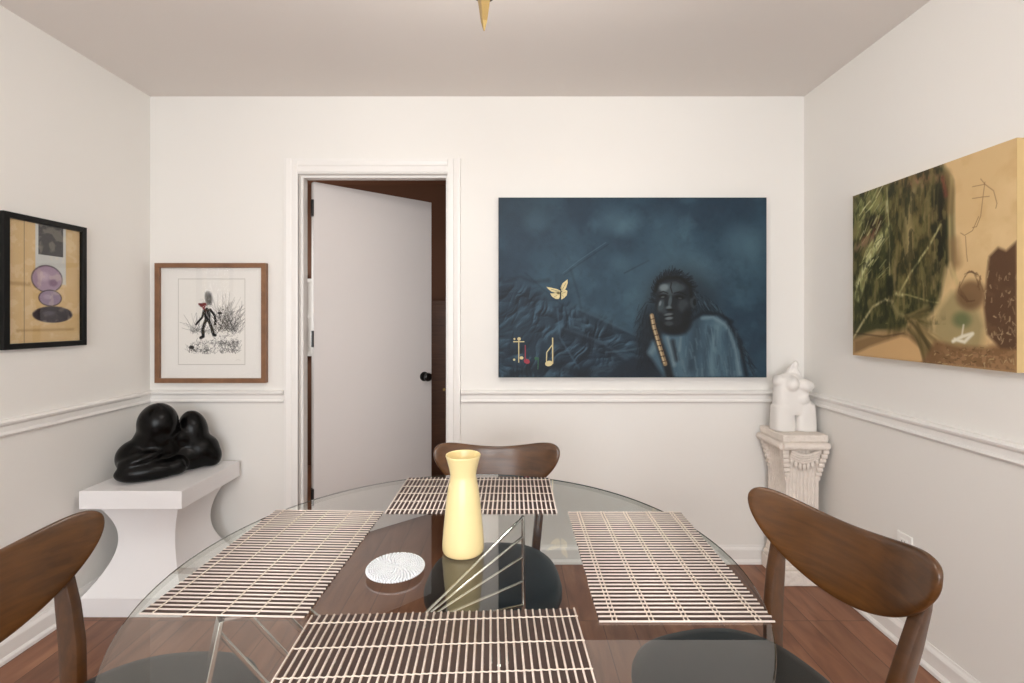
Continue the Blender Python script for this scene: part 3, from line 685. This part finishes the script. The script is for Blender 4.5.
def ink_print():
    w, h = 0.576, 0.622
    T = thing('framed_print', 'wood-framed ink print of a dark walking figure above the chair rail left of the door', 'picture', (-1.857, YB-0.001, 0.943))
    frame_part(T, w, h, 0.024, 0.028, M['oak'])
    obj('backing_board', B(0.01, w-0.01, -0.012, -0.001, 0.01, h-0.01), M['mat_board'], T)
    # mat board with an opening; the sheet lies in it
    pw, ph = 0.351, 0.451; px0, pz0 = 0.112, 0.092
    P = Paint(pw, ph, 900, (240, 237, 231)); H, W = P.H, P.W
    random.seed(21); ink = (26, 25, 26)
    n = fbm(H, W, 10, 4, 31); n0 = fbm(H, W, 60, 3, 32)
    X, Y = P.X/pw, P.Y/ph
    # undergrowth: many fine pen strokes
    def grass(cx, cy, spread, hgt, cnt, w=.0011):
        for i in range(cnt):
            bx = cx+rr(-spread, spread); a = rr(-.9, .9); l = hgt*rr(.4, 1)
            pts = [(bx, cy+rr(-.02, .02))]
            for k in range(3):
                a += rr(-.35, .35); pts.append((pts[-1][0]+math.sin(a)*l/3*ph/pw, pts[-1][1]-math.cos(a)*l/3))
            P.line(pts, w, ink, rr(.45, .95), .7)
    grass(.74, .60, .14, .46, 60, .0009); grass(.70, .50, .12, .26, 40, .0008); grass(.68, .60, .2, .24, 44, .0009); grass(.84, .62, .09, .26, 34, .0009); grass(.28, .60, .08, .22, 24, .0009); grass(.22, .62, .06, .1, 16, .0009)
    grass(.40, .63, .2, .07, 60); grass(.55, .76, .3, .06, 90, .0010); grass(.75, .78, .16, .08, 70, .0011); grass(.78, .85, .13, .09, 60, .0011); grass(.30, .84, .14, .10, 50, .0010); grass(.45, .86, .1, .08, 40)
    for i in range(420):
        cx, cy = rr(.2, .9), rr(.62, .87)
        if cx < .5 and cy < .74 and cx > .2: continue
        P.line([(cx, cy), (cx+rr(-.03, .03), cy+rr(-.015, .015))], rr(.0008, .002), ink, rr(.3, .9), .8)
    for i in range(170):
        a = random.random(); cx, cy = .62+rr(-.1, .28), .30+rr(0, .32)
        if cy < .30+abs(cx-.70)*.6: continue
        P.blob(cx, cy, rr(.001, .0028), rr(.001, .0028), ink, rr(.4, .9), soft=.8)
    P.blob(.20, .795, .012, .009, (10, 10, 10), 1, soft=.6)
    P.blob(.62, .40, .012, .006, (20, 18, 18), .8, soft=.6)
    # grey bushy form behind the head
    P.blob(.455, .225, .019, .034, (120, 118, 115), .8, -8, soft=.7)
    for i in range(60): P.line([(.455+rr(-.06, .06), .225+rr(-.08, .08)), (.455+rr(-.06, .06), .225+rr(-.06, .1))], .001, (40, 40, 40), .5, .8)
    for i in range(130):   # leaf clusters
        cx, cy = rr(.3, .92), rr(.64, .86)
        if cx < .62 and cy < .70: continue
        P.blob(cx, cy, rr(.002, .006), rr(.0015, .004), (240, 237, 231), .8, rr(0, 90), soft=.6)
    # walking figure
    f = (22, 20, 20)
    P.poly([(.37, .365), (.43, .335), (.48, .37), (.485, .43), (.47, .50), (.41, .50), (.385, .43)], f, 1, .003)
    P.line([(.48, .36), (.545, .43), (.56, .49), (.55, .53)], .011, f, 1, .4)
    P.line([(.38, .38), (.36, .45), (.29, .51), (.27, .53)], .010, f, 1, .4)
    P.line([(.41, .49), (.37, .58), (.375, .67), (.34, .685)], .015, f, 1, .35)
    P.line([(.46, .49), (.50, .57), (.53, .65), (.55, .655)], .015, f, 1, .35)
    P.line([(.42, .40), (.46, .46)], .006, (190, 186, 182), .7, .8); P.line([(.47, .37), (.46, .42)], .004, (170, 166, 160), .6, .8)
    P.blob(.375, .305, .018, .011, (112, 42, 44), 1, -10, soft=.35); P.blob(.335, .300, .012, .006, (112, 42, 44), 1, 15, soft=.4)
    P.blob(.385, .335, .008, .012, (120, 44, 44), .9, soft=.4)
    P.line([(.40, .35), (.42, .39)], .004, (150, 60, 56), .5, .8)
    # embossed plate edge and pencil marks
    P.line([(.006, .006), (.994, .006), (.994, .994), (.006, .994), (.006, .006)], .0028, (188, 184, 176), .9, .6)
    P.line([(.86, .945), (.90, .935), (.93, .95)], .001, (170, 166, 160), .8, .6)
    P.sheet('ink_print_sheet', M['paint_paper'], T, px0, pz0, -0.0128)
    obj('glass_pane', B(0.02, w-0.02, -0.0185, -0.0165, 0.02, h-0.02), M['pane'], T)
ink_print()

def tan_print():
    w, h = 0.346, 0.516
    T = thing('framed_print', 'black-framed print of mauve and dark grey rounded shapes on tan, left wall', 'picture', (XL+0.001, 1.776, 1.161), R(90))
    frame_part(T, w, h, 0.022, 0.024, M['black_frame'])
    pw, ph = w-0.036, h-0.036
    P = Paint(pw, ph, 800, (214, 184, 134)); H, W = P.H, P.W
    n = fbm(H, W, 70, 4, 41)
    P.mixin(np.clip((n-.5)*2, 0, .4), (226, 200, 152))
    # plain arrangement of flat shapes in the same colours
    P.poly([(.36, 0), (.78, 0), (.78, .50), (.36, .50)], (206, 208, 204), 1, .002)
    P.poly([(.40, 0), (.74, 0), (.74, .26), (.40, .26)], (70, 68, 68), 1, .001)
    P.poly([(0, .50), (.30, .50), (.30, .53), (0, .53)], (172, 136, 88), .6, .004)
    P.poly([(.12, .88), (.9, .88), (.9, .90), (.12, .90)], (172, 136, 88), .6, .004)
    n2 = fbm(H, W, 22, 4, 43)
    for (a, b, rx, ry, ro, c, so) in ((.52, .46, .062, .052, 0, (168, 146, 166), .12), (.56, .62, .046, .030, 0, (150, 132, 154), .12), (.60, .76, .082, .030, 0, (58, 52, 58), .12)):
        P.blob(a, b, rx+.004, ry+.004, (52, 44, 52), .8, ro, soft=so); P.blob(a, b, rx, ry, c, 1, ro, soft=so)
    P.blob(.47, .44, .022, .018, (200, 180, 196), .7, soft=1.0); P.blob(.60, .49, .018, .014, (120, 92, 116), .7, soft=1.0)
    P.blob(.52, .61, .016, .010, (186, 170, 188), .6, soft=1.0); P.blob(.54, .75, .024, .010, (104, 98, 112), .6, soft=1.0)
    P.mixin(np.clip((n2-.58)*3, 0, .25), (240, 226, 196))
    P.line([(.22, 0), (.22, 1)], .0018, (60, 50, 40), .7, .5)
    obj('backing_board', B(0.01, w-0.01, -0.010, -0.001, 0.01, h-0.01), M['mat_board'], T)
    P.sheet('printed_sheet', M['paint_paper'], T, 0.018, 0.018, -0.0105)
    obj('glass_pane', B(0.018, w-0.018, -0.0150, -0.0130, 0.018, h-0.018), M['pane'], T)
tan_print()

# ------------------------------------------------------------------ white plinth with concave sides
def plinth():
    x0, x1, y0, y1 = -1.856, -1.416, 2.06, 2.497
    T = thing('concave_plinth', 'white square plinth with concave waisted sides in the left corner', 'pedestal', ((x0+x1)/2, (y0+y1)/2, 0))
    hx_, hy_ = (x1-x0)/2, (y1-y0)/2
    bevel(obj('top_slab', B(-hx_, hx_, -hy_, hy_, 0.462, 0.54), M['white_lacquer'], T), 0.002)
    bevel(obj('base_slab', B(-hx_, hx_, -hy_, hy_, 0.0, 0.082), M['white_lacquer'], T), 0.002)
    bm = bmesh.new(); rings = []
    N = 30
    for i in range(N+1):
        t = i/N; z = 0.082+t*0.38
        s = math.sin(PI*min(1, t/1.06))**0.9
        ins = 0.004+0.020*t + 0.078*s*1.0
        a, b = hx_-ins, hy_-ins
        rings.append([(-a, -b, z), (a, -b, z), (a, b, z), (-a, b, z)])
    loft(bm, rings)
    o = autosmooth(obj('waisted_body', bm, M['white_lacquer'], T), 30)
plinth()

def remesh(o, vox, sm=6):
    r = o.modifiers.new('remesh', 'REMESH'); r.mode = 'VOXEL'; r.voxel_size = vox; r.use_smooth_shade = True
    s = o.modifiers.new('smooth', 'SMOOTH'); s.iterations = sm; s.factor = 0.6

def black_sculpture():
    bm = bmesh.new(); z0 = 0.5415
    rot = Matrix.Rotation(math.atan2(.55, .83), 3, 'Z')
    T0 = Vector((-1.66, 2.28, z0))
    L = [((-1.672, 2.208, .580), (.128, .062, .052), rot), ((-1.755, 2.245, .635), (.078, .085, .082), None),
         ((-1.690, 2.285, .655), (.100, .080, .100), rot), ((-1.672, 2.27, .782), (.086, .080, .100), None),
         ((-1.715, 2.26, .70), (.06, .06, .07), None), ((-1.585, 2.275, .585), (.045, .05, .044), rot), ((-1.70, 2.20, .640), (.090, .055, .030), rot @ Matrix.Rotation(R(-14), 3, 'Y')),
         ((-1.588, 2.395, .725), (.064, .064, .100), Matrix.Rotation(R(-14), 3, 'Y')), ((-1.560, 2.405, .620), (.085, .070, .085), rot),
         ((-1.515, 2.42, .590), (.048, .050, .060), rot), ((-1.62, 2.34, .70), (.055, .05, .05), None), ((-1.60, 2.37, .57), (.09, .06, .045), rot),
         ((-1.645, 2.285, .735), (.05, .045, .05), rot), ((-1.685, 2.275, .715), (.085, .072, .085), rot), ((-1.588, 2.385, .665), (.072, .062, .085), rot), ((-1.60, 2.39, .74), (.052, .058, .06), None), ((-1.615, 2.36, .60), (.10, .08, .07), rot)]
    for c, r, ro in L: ellipsoid(bm, c, r, ro)
    for v in bm.verts:
        v.co.z = max(v.co.z, z0); v.co.y = min(v.co.y, 2.488); v.co.x = max(v.co.x, -1.85)
        v.co -= T0
    o = obj('abstract_sculpture', bm, M['black_glaze'], loc=T0); remesh(o, 0.006, 22)
    tag(o, 'glossy black sculpture of two huddled rounded figures on the white plinth', 'sculpture')
black_sculpture()

# ------------------------------------------------------------------ carved corbel pedestal and torso
def corbel():
    T = thing('carved_stone_pedestal', 'cream carved stone corbel pedestal in the right corner', 'pedestal', (1.393, 2.402, 0))
    T.scale = (1, 1, .722/.70)
    st_ = M['stone']; cx, cy = 1.393, 2.402
    bevel(obj('top_slab', B(-.108, .108, -.110, .108, .668, .700), st_, T), .005)
    bm = bmesh.new()
    rr_ = .017
    for (p, q) in (((-.112, -.112), (.102, -.112)), ((-.112, -.112), (-.112, .105)), ((.102, -.112), (.102, .105))):
        tube(bm, [(p[0], p[1], .649), (q[0], q[1], .649)], rr_, 14)
    box(bm, -.105, .105, -.105, .105, .632, .668)
    autosmooth(obj('moulding', bm, st_, T))
    bm = bmesh.new(); rings = []
    for t in [i/10 for i in range(11)]:
        z = .09+t*.545; e = .012*max(0, (t-.75)/.25)**2+.010*max(0, (.15-t)/.15)
        pts = []
        hx_, hy_ = .080+e, .086+e
        # fluted outline
        nf = 9
        for (ax, ay, bx, by) in ((-hx_, -hy_, hx_, -hy_), (hx_, -hy_, hx_, hy_), (hx_, hy_, -hx_, hy_), (-hx_, hy_, -hx_, -hy_)):
            nx, ny = (by-ay), -(bx-ax); l = math.hypot(nx, ny); nx /= -l; ny /= -l
            for k in range(nf*4):
                s = k/(nf*4); f = abs(math.sin(s*nf*PI))*.0045
                pts.append((ax+(bx-ax)*s+nx*(.0045-f), ay+(by-ay)*s+ny*(.0045-f), z))
        rings.append(pts)
    loft(bm, rings); obj('fluted_shaft', bm, st_, T)
    def scroll(cx_, cy_, n, ax):
        bm = bmesh.new()
        for k in range(n):
            z = .622-k*.022; i_ = .0042*k; r = .015-.0006*k
            sx = (-1 if cx_ < 0 else 1)
            x = cx_-sx*i_; y = cy_+(i_ if cy_ < 0 else -i_)
            if ax == 'x': tube(bm, [(x-.014, y, z), (x+.014, y, z)], r, 12)
            else: tube(bm, [(x, y-.014, z), (x, y+.014, z)], r, 12)
        autosmooth(obj('corner_scroll', bm, st_, T))
    scroll(-.096, -.098, 7, 'x'); scroll(.096, -.098, 7, 'x'); scroll(-.098, .08, 6, 'y'); scroll(.096, -.06, 7, 'y')
    bm = bmesh.new()
    for k in range(4):   # swag of carved leaves on the front and the left face
        pts = [(-.07+.14*i/10, -.094-.004*(3-k), .628-.012*k-.022*math.sin(PI*i/10)) for i in range(11)]
        tube(bm, pts, .009-.001*k, 8)
    for i in range(7):
        for (px, py) in ((-.06+.02*i, -.096),):
            ellipsoid(bm, (px, py, .575-.028*math.sin(PI*i/6)), (.009, .006, .018), None, 2)
    autosmooth(obj('leaf_swag', bm, st_, T))
    bm = bmesh.new(); box(bm, -.104, .104, -.106, .1, 0, .070); box(bm, -.096, .096, -.098, .098, .070, .090)
    bevel(obj('plinth_block', bm, st_, T), .005)
corbel()

def torso():
    ox, oy, oz = 1.396, 2.405, 0.7228
    bm = bmesh.new(); s = 1382.0
    def E(zx, zy, rx, ry, dep, rot=0, y=0.0):
        ellipsoid(bm, ((zx-295)/s, y, (552-zy)/s), (rx/s, dep, ry/s), Matrix.Rotation(R(rot), 3, 'Y'))
    def blockish(zx0, zx1, zy0, zy1, dep):
        vs = []
        for t in [i/8 for i in range(9)]:
            zy = zy1+(zy0-zy1)*t; w = 1-.10*t**2
            cxx = (zx0+zx1)/2; hw = (zx1-zx0)/2*w
            vs.append([((cxx-295)/s+hw/s*math.copysign(abs(math.cos(a))**.6, math.cos(a)), dep*w*math.copysign(abs(math.sin(a))**.6, math.sin(a)), (552-zy)/s) for a in [2*PI*k/24 for k in range(24)]])
        loft(bm, vs)
    blockish(144, 292, 385, 552, .050); blockish(297, 444, 370, 552, .052)
    E(215, 400, 62, 70, .048); E(370, 400, 68, 72, .050)
    blockish(158, 398, 215, 440, .046)
    E(225, 310, 68, 110, .044); E(285, 300, 100, 95, .042); E(335, 335, 66, 50, .050, 0, -.006)
    E(195, 215, 44, 42, .040); E(270, 215, 90, 60, .040)
    E(258, 230, 50, 56, .042, 0, -.028); E(352, 242, 74, 46, .040, 8, -.022)
    tube(bm, [((x-295)/s, 0, (552-z)/s) for x, z in ((262, 200), (262, 160), (277, 130), (295, 104), (310, 90))], [.022, .015, .011, .009, .008], 14)
    tube(bm, [((x-295)/s, 0, (552-z)/s) for x, z in ((338, 200), (326, 160), (316, 130), (312, 100))], [.020, .015, .011, .009], 14)
    tube(bm, [((x-295)/s, 0, (552-z)/s) for x, z in ((295, 200), (295, 165), (300, 135))], [.02, .014, .008], 14)
    E(316, 100, 20, 26, .016)
    for v in bm.verts:
        v.co.z = max(v.co.z, 0); v.co.x *= .95
    o = obj('torso_sculpture', bm, M['plaster'], loc=(ox, oy, oz)); remesh(o, 0.0032, 12)
    tag(o, 'small white plaster female torso sculpture on the carved stone pedestal', 'sculpture')
torso()

# ------------------------------------------------------------------ dining table
TC = (-0.112, 1.020); TR = 0.588; TZ = 0.76
def table():
    T = thing('glass_dining_table', 'round clear glass dining table on chrome rod base', 'table', (TC[0], TC[1], 0))
    bm = bmesh.new(); n = 160; th = .014
    prof = [(TR-.0025, TZ-th), (TR, TZ-th+.0025), (TR, TZ-.0045), (TR-.0008, TZ-.0008), (TR-.0026, TZ)]
    rings = [[(r*math.cos(2*PI*k/n), r*math.sin(2*PI*k/n), z) for k in range(n)] for r, z in prof]
    vr = loft(bm, rings)
    for f in bm.faces:
        zc = f.calc_center_median().z
        f.material_index = 0 if len(f.verts) != 4 else (2 if TZ-.0044 < zc < TZ-.0009 else 1)
    g = obj('glass_top', bm, None, T, mats=[M['table_glass'], M['glass_edge'], M['glass_rim']])
    c = Vector((TC[0], TC[1], 0)); H1 = Vector((-.24, 1.10, .566)); H2 = Vector((-.24, 1.10, .09))
    bm = bmesh.new(); tube(bm, [H2-c-Vector((0, 0, .07)), H1-c+Vector((0, 0, .02))], .011, 16); tube(bm, [H1-c-Vector((0, 0, .012)), H1-c+Vector((0, 0, .012))], .022, 20)
    tube(bm, [H2-c-Vector((0, 0, .012)), H2-c+Vector((0, 0, .012))], .024, 20)
    autosmooth(obj('centre_post', bm, M['chrome'], T))
    def upright(top, foot, name='leg', w=.024):
        d = (Vector((top[0], top[1], 0))-Vector((H1.x, H1.y, 0))).normalized()
        bm = bmesh.new(); side = Vector((-d.y, d.x, 0))
        p, q = Vector(top)-c, Vector(foot)-c
        loft(bm, [[e+side*(w/2*a)+d*(.004*b) for a, b in ((-1, -1), (1, -1), (1, 1), (-1, 1))] for e in (q, p)])
        ob = obj('leg', bm, M['chrome'], T); bevel(ob, .0015)
        bm = bmesh.new(); lathe(bm, [(.014, 0), (.016, .002), (.014, .006)], 20, (q.x, q.y, -.0)); obj('foot_pad', bm, M['black_metal'], ob)
        if w != .020: return
        bm = bmesh.new(); lathe(bm, [(.016, TZ-.020), (.017, TZ-.0175), (.016, TZ-.0145)], 24, (p.x, p.y, 0)); obj('glass_pad', bm, M['chrome'], ob)
    def rods(fr, to, r=.0036):
        for a in fr:
            bm = bmesh.new(); tube(bm, [Vector(a)-c, Vector(to)-c], r, 10); autosmooth(obj('rod', bm, M['chrome'], T))
    A0, A1 = Vector((.027, 1.317, TZ-.020)), Vector((.031, 1.25, .006))
    upright(A0, A1, w=.008)
    rods([A0.lerp(A1, t) for t in (.005, .075, .145, .232, .315)], H1, .0038)
    B0, B1 = Vector((-.528, .870, TZ-.020)), Vector((-.600, .700, .006))
    upright(B0, B1, w=.032)
    rods([B0.lerp(B1, .03), B0.lerp(B1, .14), B0.lerp(B1, .27)], H2+Vector((0, 0, .01)), .0042)
    bm = bmesh.new(); bar(bm, B0-c+Vector((0, 0, -.003)), Vector((-.38, .935, TZ-.023))-c, .012, .006); obj('top_rail', bm, M['chrome'], T)
    rods([Vector((-.491, .892, TZ-.026))], H2+Vector((0, 0, .12)), .0045); rods([Vector((-.437, .905, TZ-.026))], H2+Vector((0, 0, .23)), .0045)
    rods([Vector((-.400, .918, TZ-.026))], H2+Vector((0, 0, .33)), .0045)
    C0, C1 = Vector((-.02, .76, TZ-.020)), Vector((.03, .69, .006))
    upright(C0, C1, w=.020); rods([C0.lerp(C1, t) for t in (.02, .14, .27)], H2+Vector((0, 0, .02)))
table()

# ------------------------------------------------------------------ bamboo placemats
def placemat(label, cx, cy, L, Wd, rz, rows, double=False, nper=37):
    """slats run along local y (short side Wd), set out along local x (long side L)"""
    T = thing('bamboo_placemat', label, 'placemat', (cx, cy, TZ+.0004), rz, 'bamboo placemats on the glass table')
    per = L/nper; b1 = bmesh.new(); b2 = bmesh.new(); b3 = bmesh.new()
    random.seed(int(abs(cx*1000)+abs(cy*100)))
    for i in range(nper):
        x = -L/2+per*(i+.5); j = rr(-.0012, .0012); h = Wd/2
        box(b1, x-.0048, x+.0026, -h+j, h+j, 0, .0018)
        j = rr(-.0012, .0012); xr = x+.0048
        tube(b2, [(xr, -h+j, .0020), (xr, h+j, .0020)], .0018, 6)
    x = -L/2-.0005; tube(b2, [(x-.0017, -Wd/2, .0017), (x-.0017, Wd/2, .0017)], .0017, 6)
    for r in rows:
        for off in ((-.0036, .0036) if double else (0,)):
            y = r*Wd+off; pts = []
            for i in range(nper*4+1):
                t = i/(nper*4); xx = -L/2-.002+t*(L+.003)
                ph = ((xx+L/2)/per) % 1.0
                z = .0030+(.0012 if .70 < ph or ph < .06 else 0)
                pts.append((xx, y+.0007*math.sin(i*1.57), z))
            tube(b3, pts, .0011, 5)
    obj('slats', b1, M['slat'], T); obj('reeds', b2, M['reed'], T, True); obj('stitching', b3, M['thread'], T, True)
placemat('bamboo placemat nearest the camera, bottom centre of the photo', -.112, .700, .458, .298, R(2.5), (-.42, -.21, 0.0, .21, .42))
placemat('bamboo placemat behind the vase in front of the far chair', -.110, 1.420, .455, .285, 0, (-.42, -.21, 0.0, .21, .42))
placemat('bamboo placemat on the left side of the table beside the bead trivet', -.500, 1.068, .452, .293, R(90-2.0), (-.42, -.21, 0.0, .21, .42))
placemat('bamboo placemat on the right side of the table in front of the right chair', .297, 1.055, .460, .300, R(90), (-.41, -.2, 0.0, .2, .41), True)

# ------------------------------------------------------------------ vase and bead trivet
def vase():
    bm = bmesh.new()
    out = [(.0005, 0), (.040, 0), (.0438, .002), (.0460, .007), (.0463, .018), (.0452, .035), (.0420, .070), (.0385, .105), (.0350, .135), (.0312, .155), (.0290, .166), (.0287, .172),
           (.0315, .187), (.0352, .201), (.0382, .211), (.0392, .2135), (.0385, .2155), (.0362, .2145)]
    inn = [(.0340, .205), (.0290, .182), (.0262, .168), (.0280, .150), (.034, .11), (.041, .05), (.042, .02), (.030, .006), (.0005, .005)]
    lathe(bm, out+inn, 56)
    o = autosmooth(obj('ceramic_vase', bm, M['vase'], loc=(-.111, 1.075, TZ+.0003)), 50)
    tag(o, 'pale yellow waisted ceramic carafe vase on the glass table', 'vase')
vase()

def trivet():
    T = thing('bead_trivet', 'round white beaded trivet on the glass table beside the vase', 'trivet', (-.240, .985, TZ+.0003), 0)
    T.scale = (.93, .93, 1)
    bm = bmesh.new(); lathe(bm, [(.0005, .0085), (.059, .0085), (.0605, .010), (.059, .0115), (.0005, .0115)], 60)
    obj('disc', bm, M['bead'], T)
    bm = bmesh.new(); tor = [(.030*math.cos(a), .030*math.sin(a), .0045) for a in [2*PI*k/48 for k in range(49)]]
    lathe(bm, [(.026, 0), (.034, 0), (.034, .0086), (.026, .0086)], 40); obj('foot_ring', bm, M['silver'], T)
    bm = bmesh.new(); NS = 44
    for s in range(NS):
        a0 = 2*PI*s/NS
        for k in range(11):
            r = .0585-.0048*k; ap = max(1, int(round(NS*r/.0585)))
            if r < .004: continue
            # thin the strands towards the centre
            step = 1 if r > .034 else (2 if r > .017 else 4)
            if s % step: continue
            a = a0+.55*(1-r/.0585)
            br = .0031 if step == 1 else .0036
            res = bmesh.ops.create_icosphere(bm, subdivisions=1, radius=1)
            mt = Matrix.Translation((r*math.cos(a), r*math.sin(a), .0125)) @ Matrix.Rotation(a, 4, 'Z') @ Matrix.Diagonal((br, br*1.1, br, 1))
            bmesh.ops.transform(bm, matrix=mt, verts=res['verts'])
    for k in range(66):
        a = 2*PI*k/66; res = bmesh.ops.create_icosphere(bm, subdivisions=1, radius=.0029)
        bmesh.ops.translate(bm, vec=(.0612*math.cos(a), .0612*math.sin(a), .0105), verts=res['verts'])
    obj('beadwork', bm, M['bead'], T, True)
trivet()

# ------------------------------------------------------------------ chairs
def backrest_bm():
    bm = bmesh.new(); rings = []
    N = 64; K = 28
    for i in range(N+1):
        u = -1+2*i/N; u = math.sin(u*PI/2)*.9985 if abs(u) < 1 else math.copysign(.9985, u)
        au = abs(u)
        top = .783+.046*(au**1.8); bot = .602+.120*(au**2.0)
        k = (1-au**8)**.5
        zc = (top+bot)/2; hh = max((top-bot)/2*k, .0015)
        th = .0085*min(1, (1-au**16)**.5+.25)
        x = u*.235; y0 = -.315+.070*au*au
        dy = .14*u/.245*1.0
        nrm = Vector((-2*.070*u/.235, 1, 0)).normalized()
        pts = []
        for j in range(K):
            a = 2*PI*j/K; ca, sa = math.cos(a), math.sin(a)
            v = hh*math.copysign(abs(sa)**.35, sa); w = th*math.copysign(abs(ca)**.6, ca)
            z = zc+v
            lean = -(z-.70)*.15
            pts.append(Vector((x, y0+lean, z))+nrm*w)
        rings.append(pts)
    loft(bm, rings)
    return bm
def make_chair(name):
    T = thing(name, '', 'chair')
    autosmooth(obj('backrest', backrest_bm(), M['walnut_back'], T), 50)
    # seat cushion: rounded trapezoid
    def outline(sc, z, n=64, w=.211, d=.215):
        pts = []
        for k in range(n):
            a = 2*PI*k/n; c_, s_ = math.cos(a), math.sin(a); e = .78
            x = math.copysign(abs(c_)**e, c_)*w; y = math.copysign(abs(s_)**e, s_)*d
            x *= 1+.07*(y/d)
            pts.append((x*sc, y*sc, z))
        return pts
    bm = bmesh.new()
    loft(bm, [outline(s, z) for s, z in ((.5, .415), (.93, .415), (.975, .420), (1.0, .432), (1.0, .448), (.975, .462), (.92, .471), (.8, .476), (.5, .479), (.2, .480))])
    autosmooth(obj('seat', bm, M['vinyl'], T), 60)
    bm = bmesh.new(); loft(bm, [outline(s, z) for s, z in ((.86, .375), (.88, .378), (.90, .415), (.5, .415))])
    loft  # apron board under the cushion
    autosmooth(obj('seat_frame', bm, M['walnut'], T), 40)
    for s in (-1, 1):
        bm = bmesh.new(); rings = []
        for (z, x, y, w, d) in ((0, .118, -.285, .022, .028), (.2, .128, -.262, .027, .036), (.42, .145, -.250, .031, .046), (.52, .156, -.264, .031, .050),
                                (.60, .166, -.283, .030, .046), (.68, .174, -.303, .029, .030), (.73, .178, -.3125, .026, .014)):
            c = []
            for j in range(12):
                a = 2*PI*j/12+PI/12; ca, sa = math.cos(a), math.sin(a)
                c.append((s*x+w/2*math.copysign(abs(ca)**.45, ca), y+d/2*math.copysign(abs(sa)**.45, sa), z))
            rings.append(c)
        loft(bm, rings); autosmooth(obj('back_leg', bm, M['walnut'], T), 40)
        bm = bmesh.new(); tube(bm, [(s*.195, .185, 0), (s*.178, .160, .20), (s*.162, .140, .378)], [.010, .014, .017], 14)
        autosmooth(obj('front_leg', bm, M['walnut'], T), 50)
    bm = bmesh.new(); bar(bm, (-.143, -.240, .395), (.143, -.240, .395), .020, .035); bevel(obj('rear_rail', bm, M['walnut'], T), .003)
    return T
def copy_tree(o, parent=None):
    c = o.copy(); COL.objects.link(c); c.parent = parent
    for ch in list(o.children): copy_tree(ch, c)
    return c
ch = make_chair('dining_chair'); grp = 'walnut dining chairs round the glass table'
spots = [((-.061, 1.54, 0), PI, 'walnut dining chair with black seat on the far side of the table behind the vase'),
         ((-.770, .975, 0), R(-90), 'walnut dining chair cut off by the left edge of the photo beside the plinth'),
         ((.501, 1.062, 0), R(109), 'walnut dining chair on the right side of the table near the carved stone pedestal')]
kids = [ch]+[copy_tree(ch) for _ in spots[1:]]
for o, (l, r, lb) in zip(kids, spots):
    o.location = l; o.rotation_euler = (0, 0, r); tag(o, lb, 'chair', grp)

# ------------------------------------------------------------------ pendant lamp over the table
def pendant():
    px, py = -.060, 1.0
    T = thing('pendant_lamp', 'brass pendant lamp whose pointed brass finial hangs at the top edge', 'lamp', (px, py, 1.876))
    bm = bmesh.new()
    rings = [[(h*math.cos(a), h*math.sin(a), z) for a in [PI*.25+PI/2*k+R(22) for k in range(4)]] for h, z in ((.0015, 0), (.0075, .020), (.0150, .068), (.0150, .075))]
    loft(bm, rings); obj('finial', bm, M['brass'], T)
    bm = bmesh.new(); lathe(bm, [(.014, .068), (.022, .072), (.024, .082), (.016, .090), (.034, .104), (.040, .135), (.034, .165), (.012, .180)], 32); autosmooth(obj('hub', bm, M['bronze'], T))
    bm = bmesh.new(); tube(bm, [(0, 0, .17), (0, 0, .545)], .007, 14); obj('stem', bm, M['brass'], T)
    bm = bmesh.new(); lathe(bm, [(.010, .530), (.050, .540), (.062, .556), (.062, .5635)], 36); autosmooth(obj('ceiling_canopy', bm, M['brass'], T))
    gm, nt, b = new_mat('lit_frosted_globe'); b.inputs['Base Color'].default_value = (1, .95, .88, 1)
    b.inputs['Emission Color'].default_value = (1, .965, .92, 1); b.inputs['Emission Strength'].default_value = 40.0
    for k in range(4):
        a = PI/4+k*PI/2; ca, sa = math.cos(a), math.sin(a)
        bm = bmesh.new(); tube(bm, [(.03*ca, .03*sa, .135), (.12*ca, .12*sa, .140), (.19*ca, .19*sa, .175), (.20*ca, .20*sa, .215)], .006, 10)
        arm = autosmooth(obj('arm', bm, M['brass'], T))
        bm = bmesh.new(); ellipsoid(bm, (.20*ca, .20*sa, .262), (.048, .048, .048)); obj('globe', bm, gm, arm, True)
pendant()
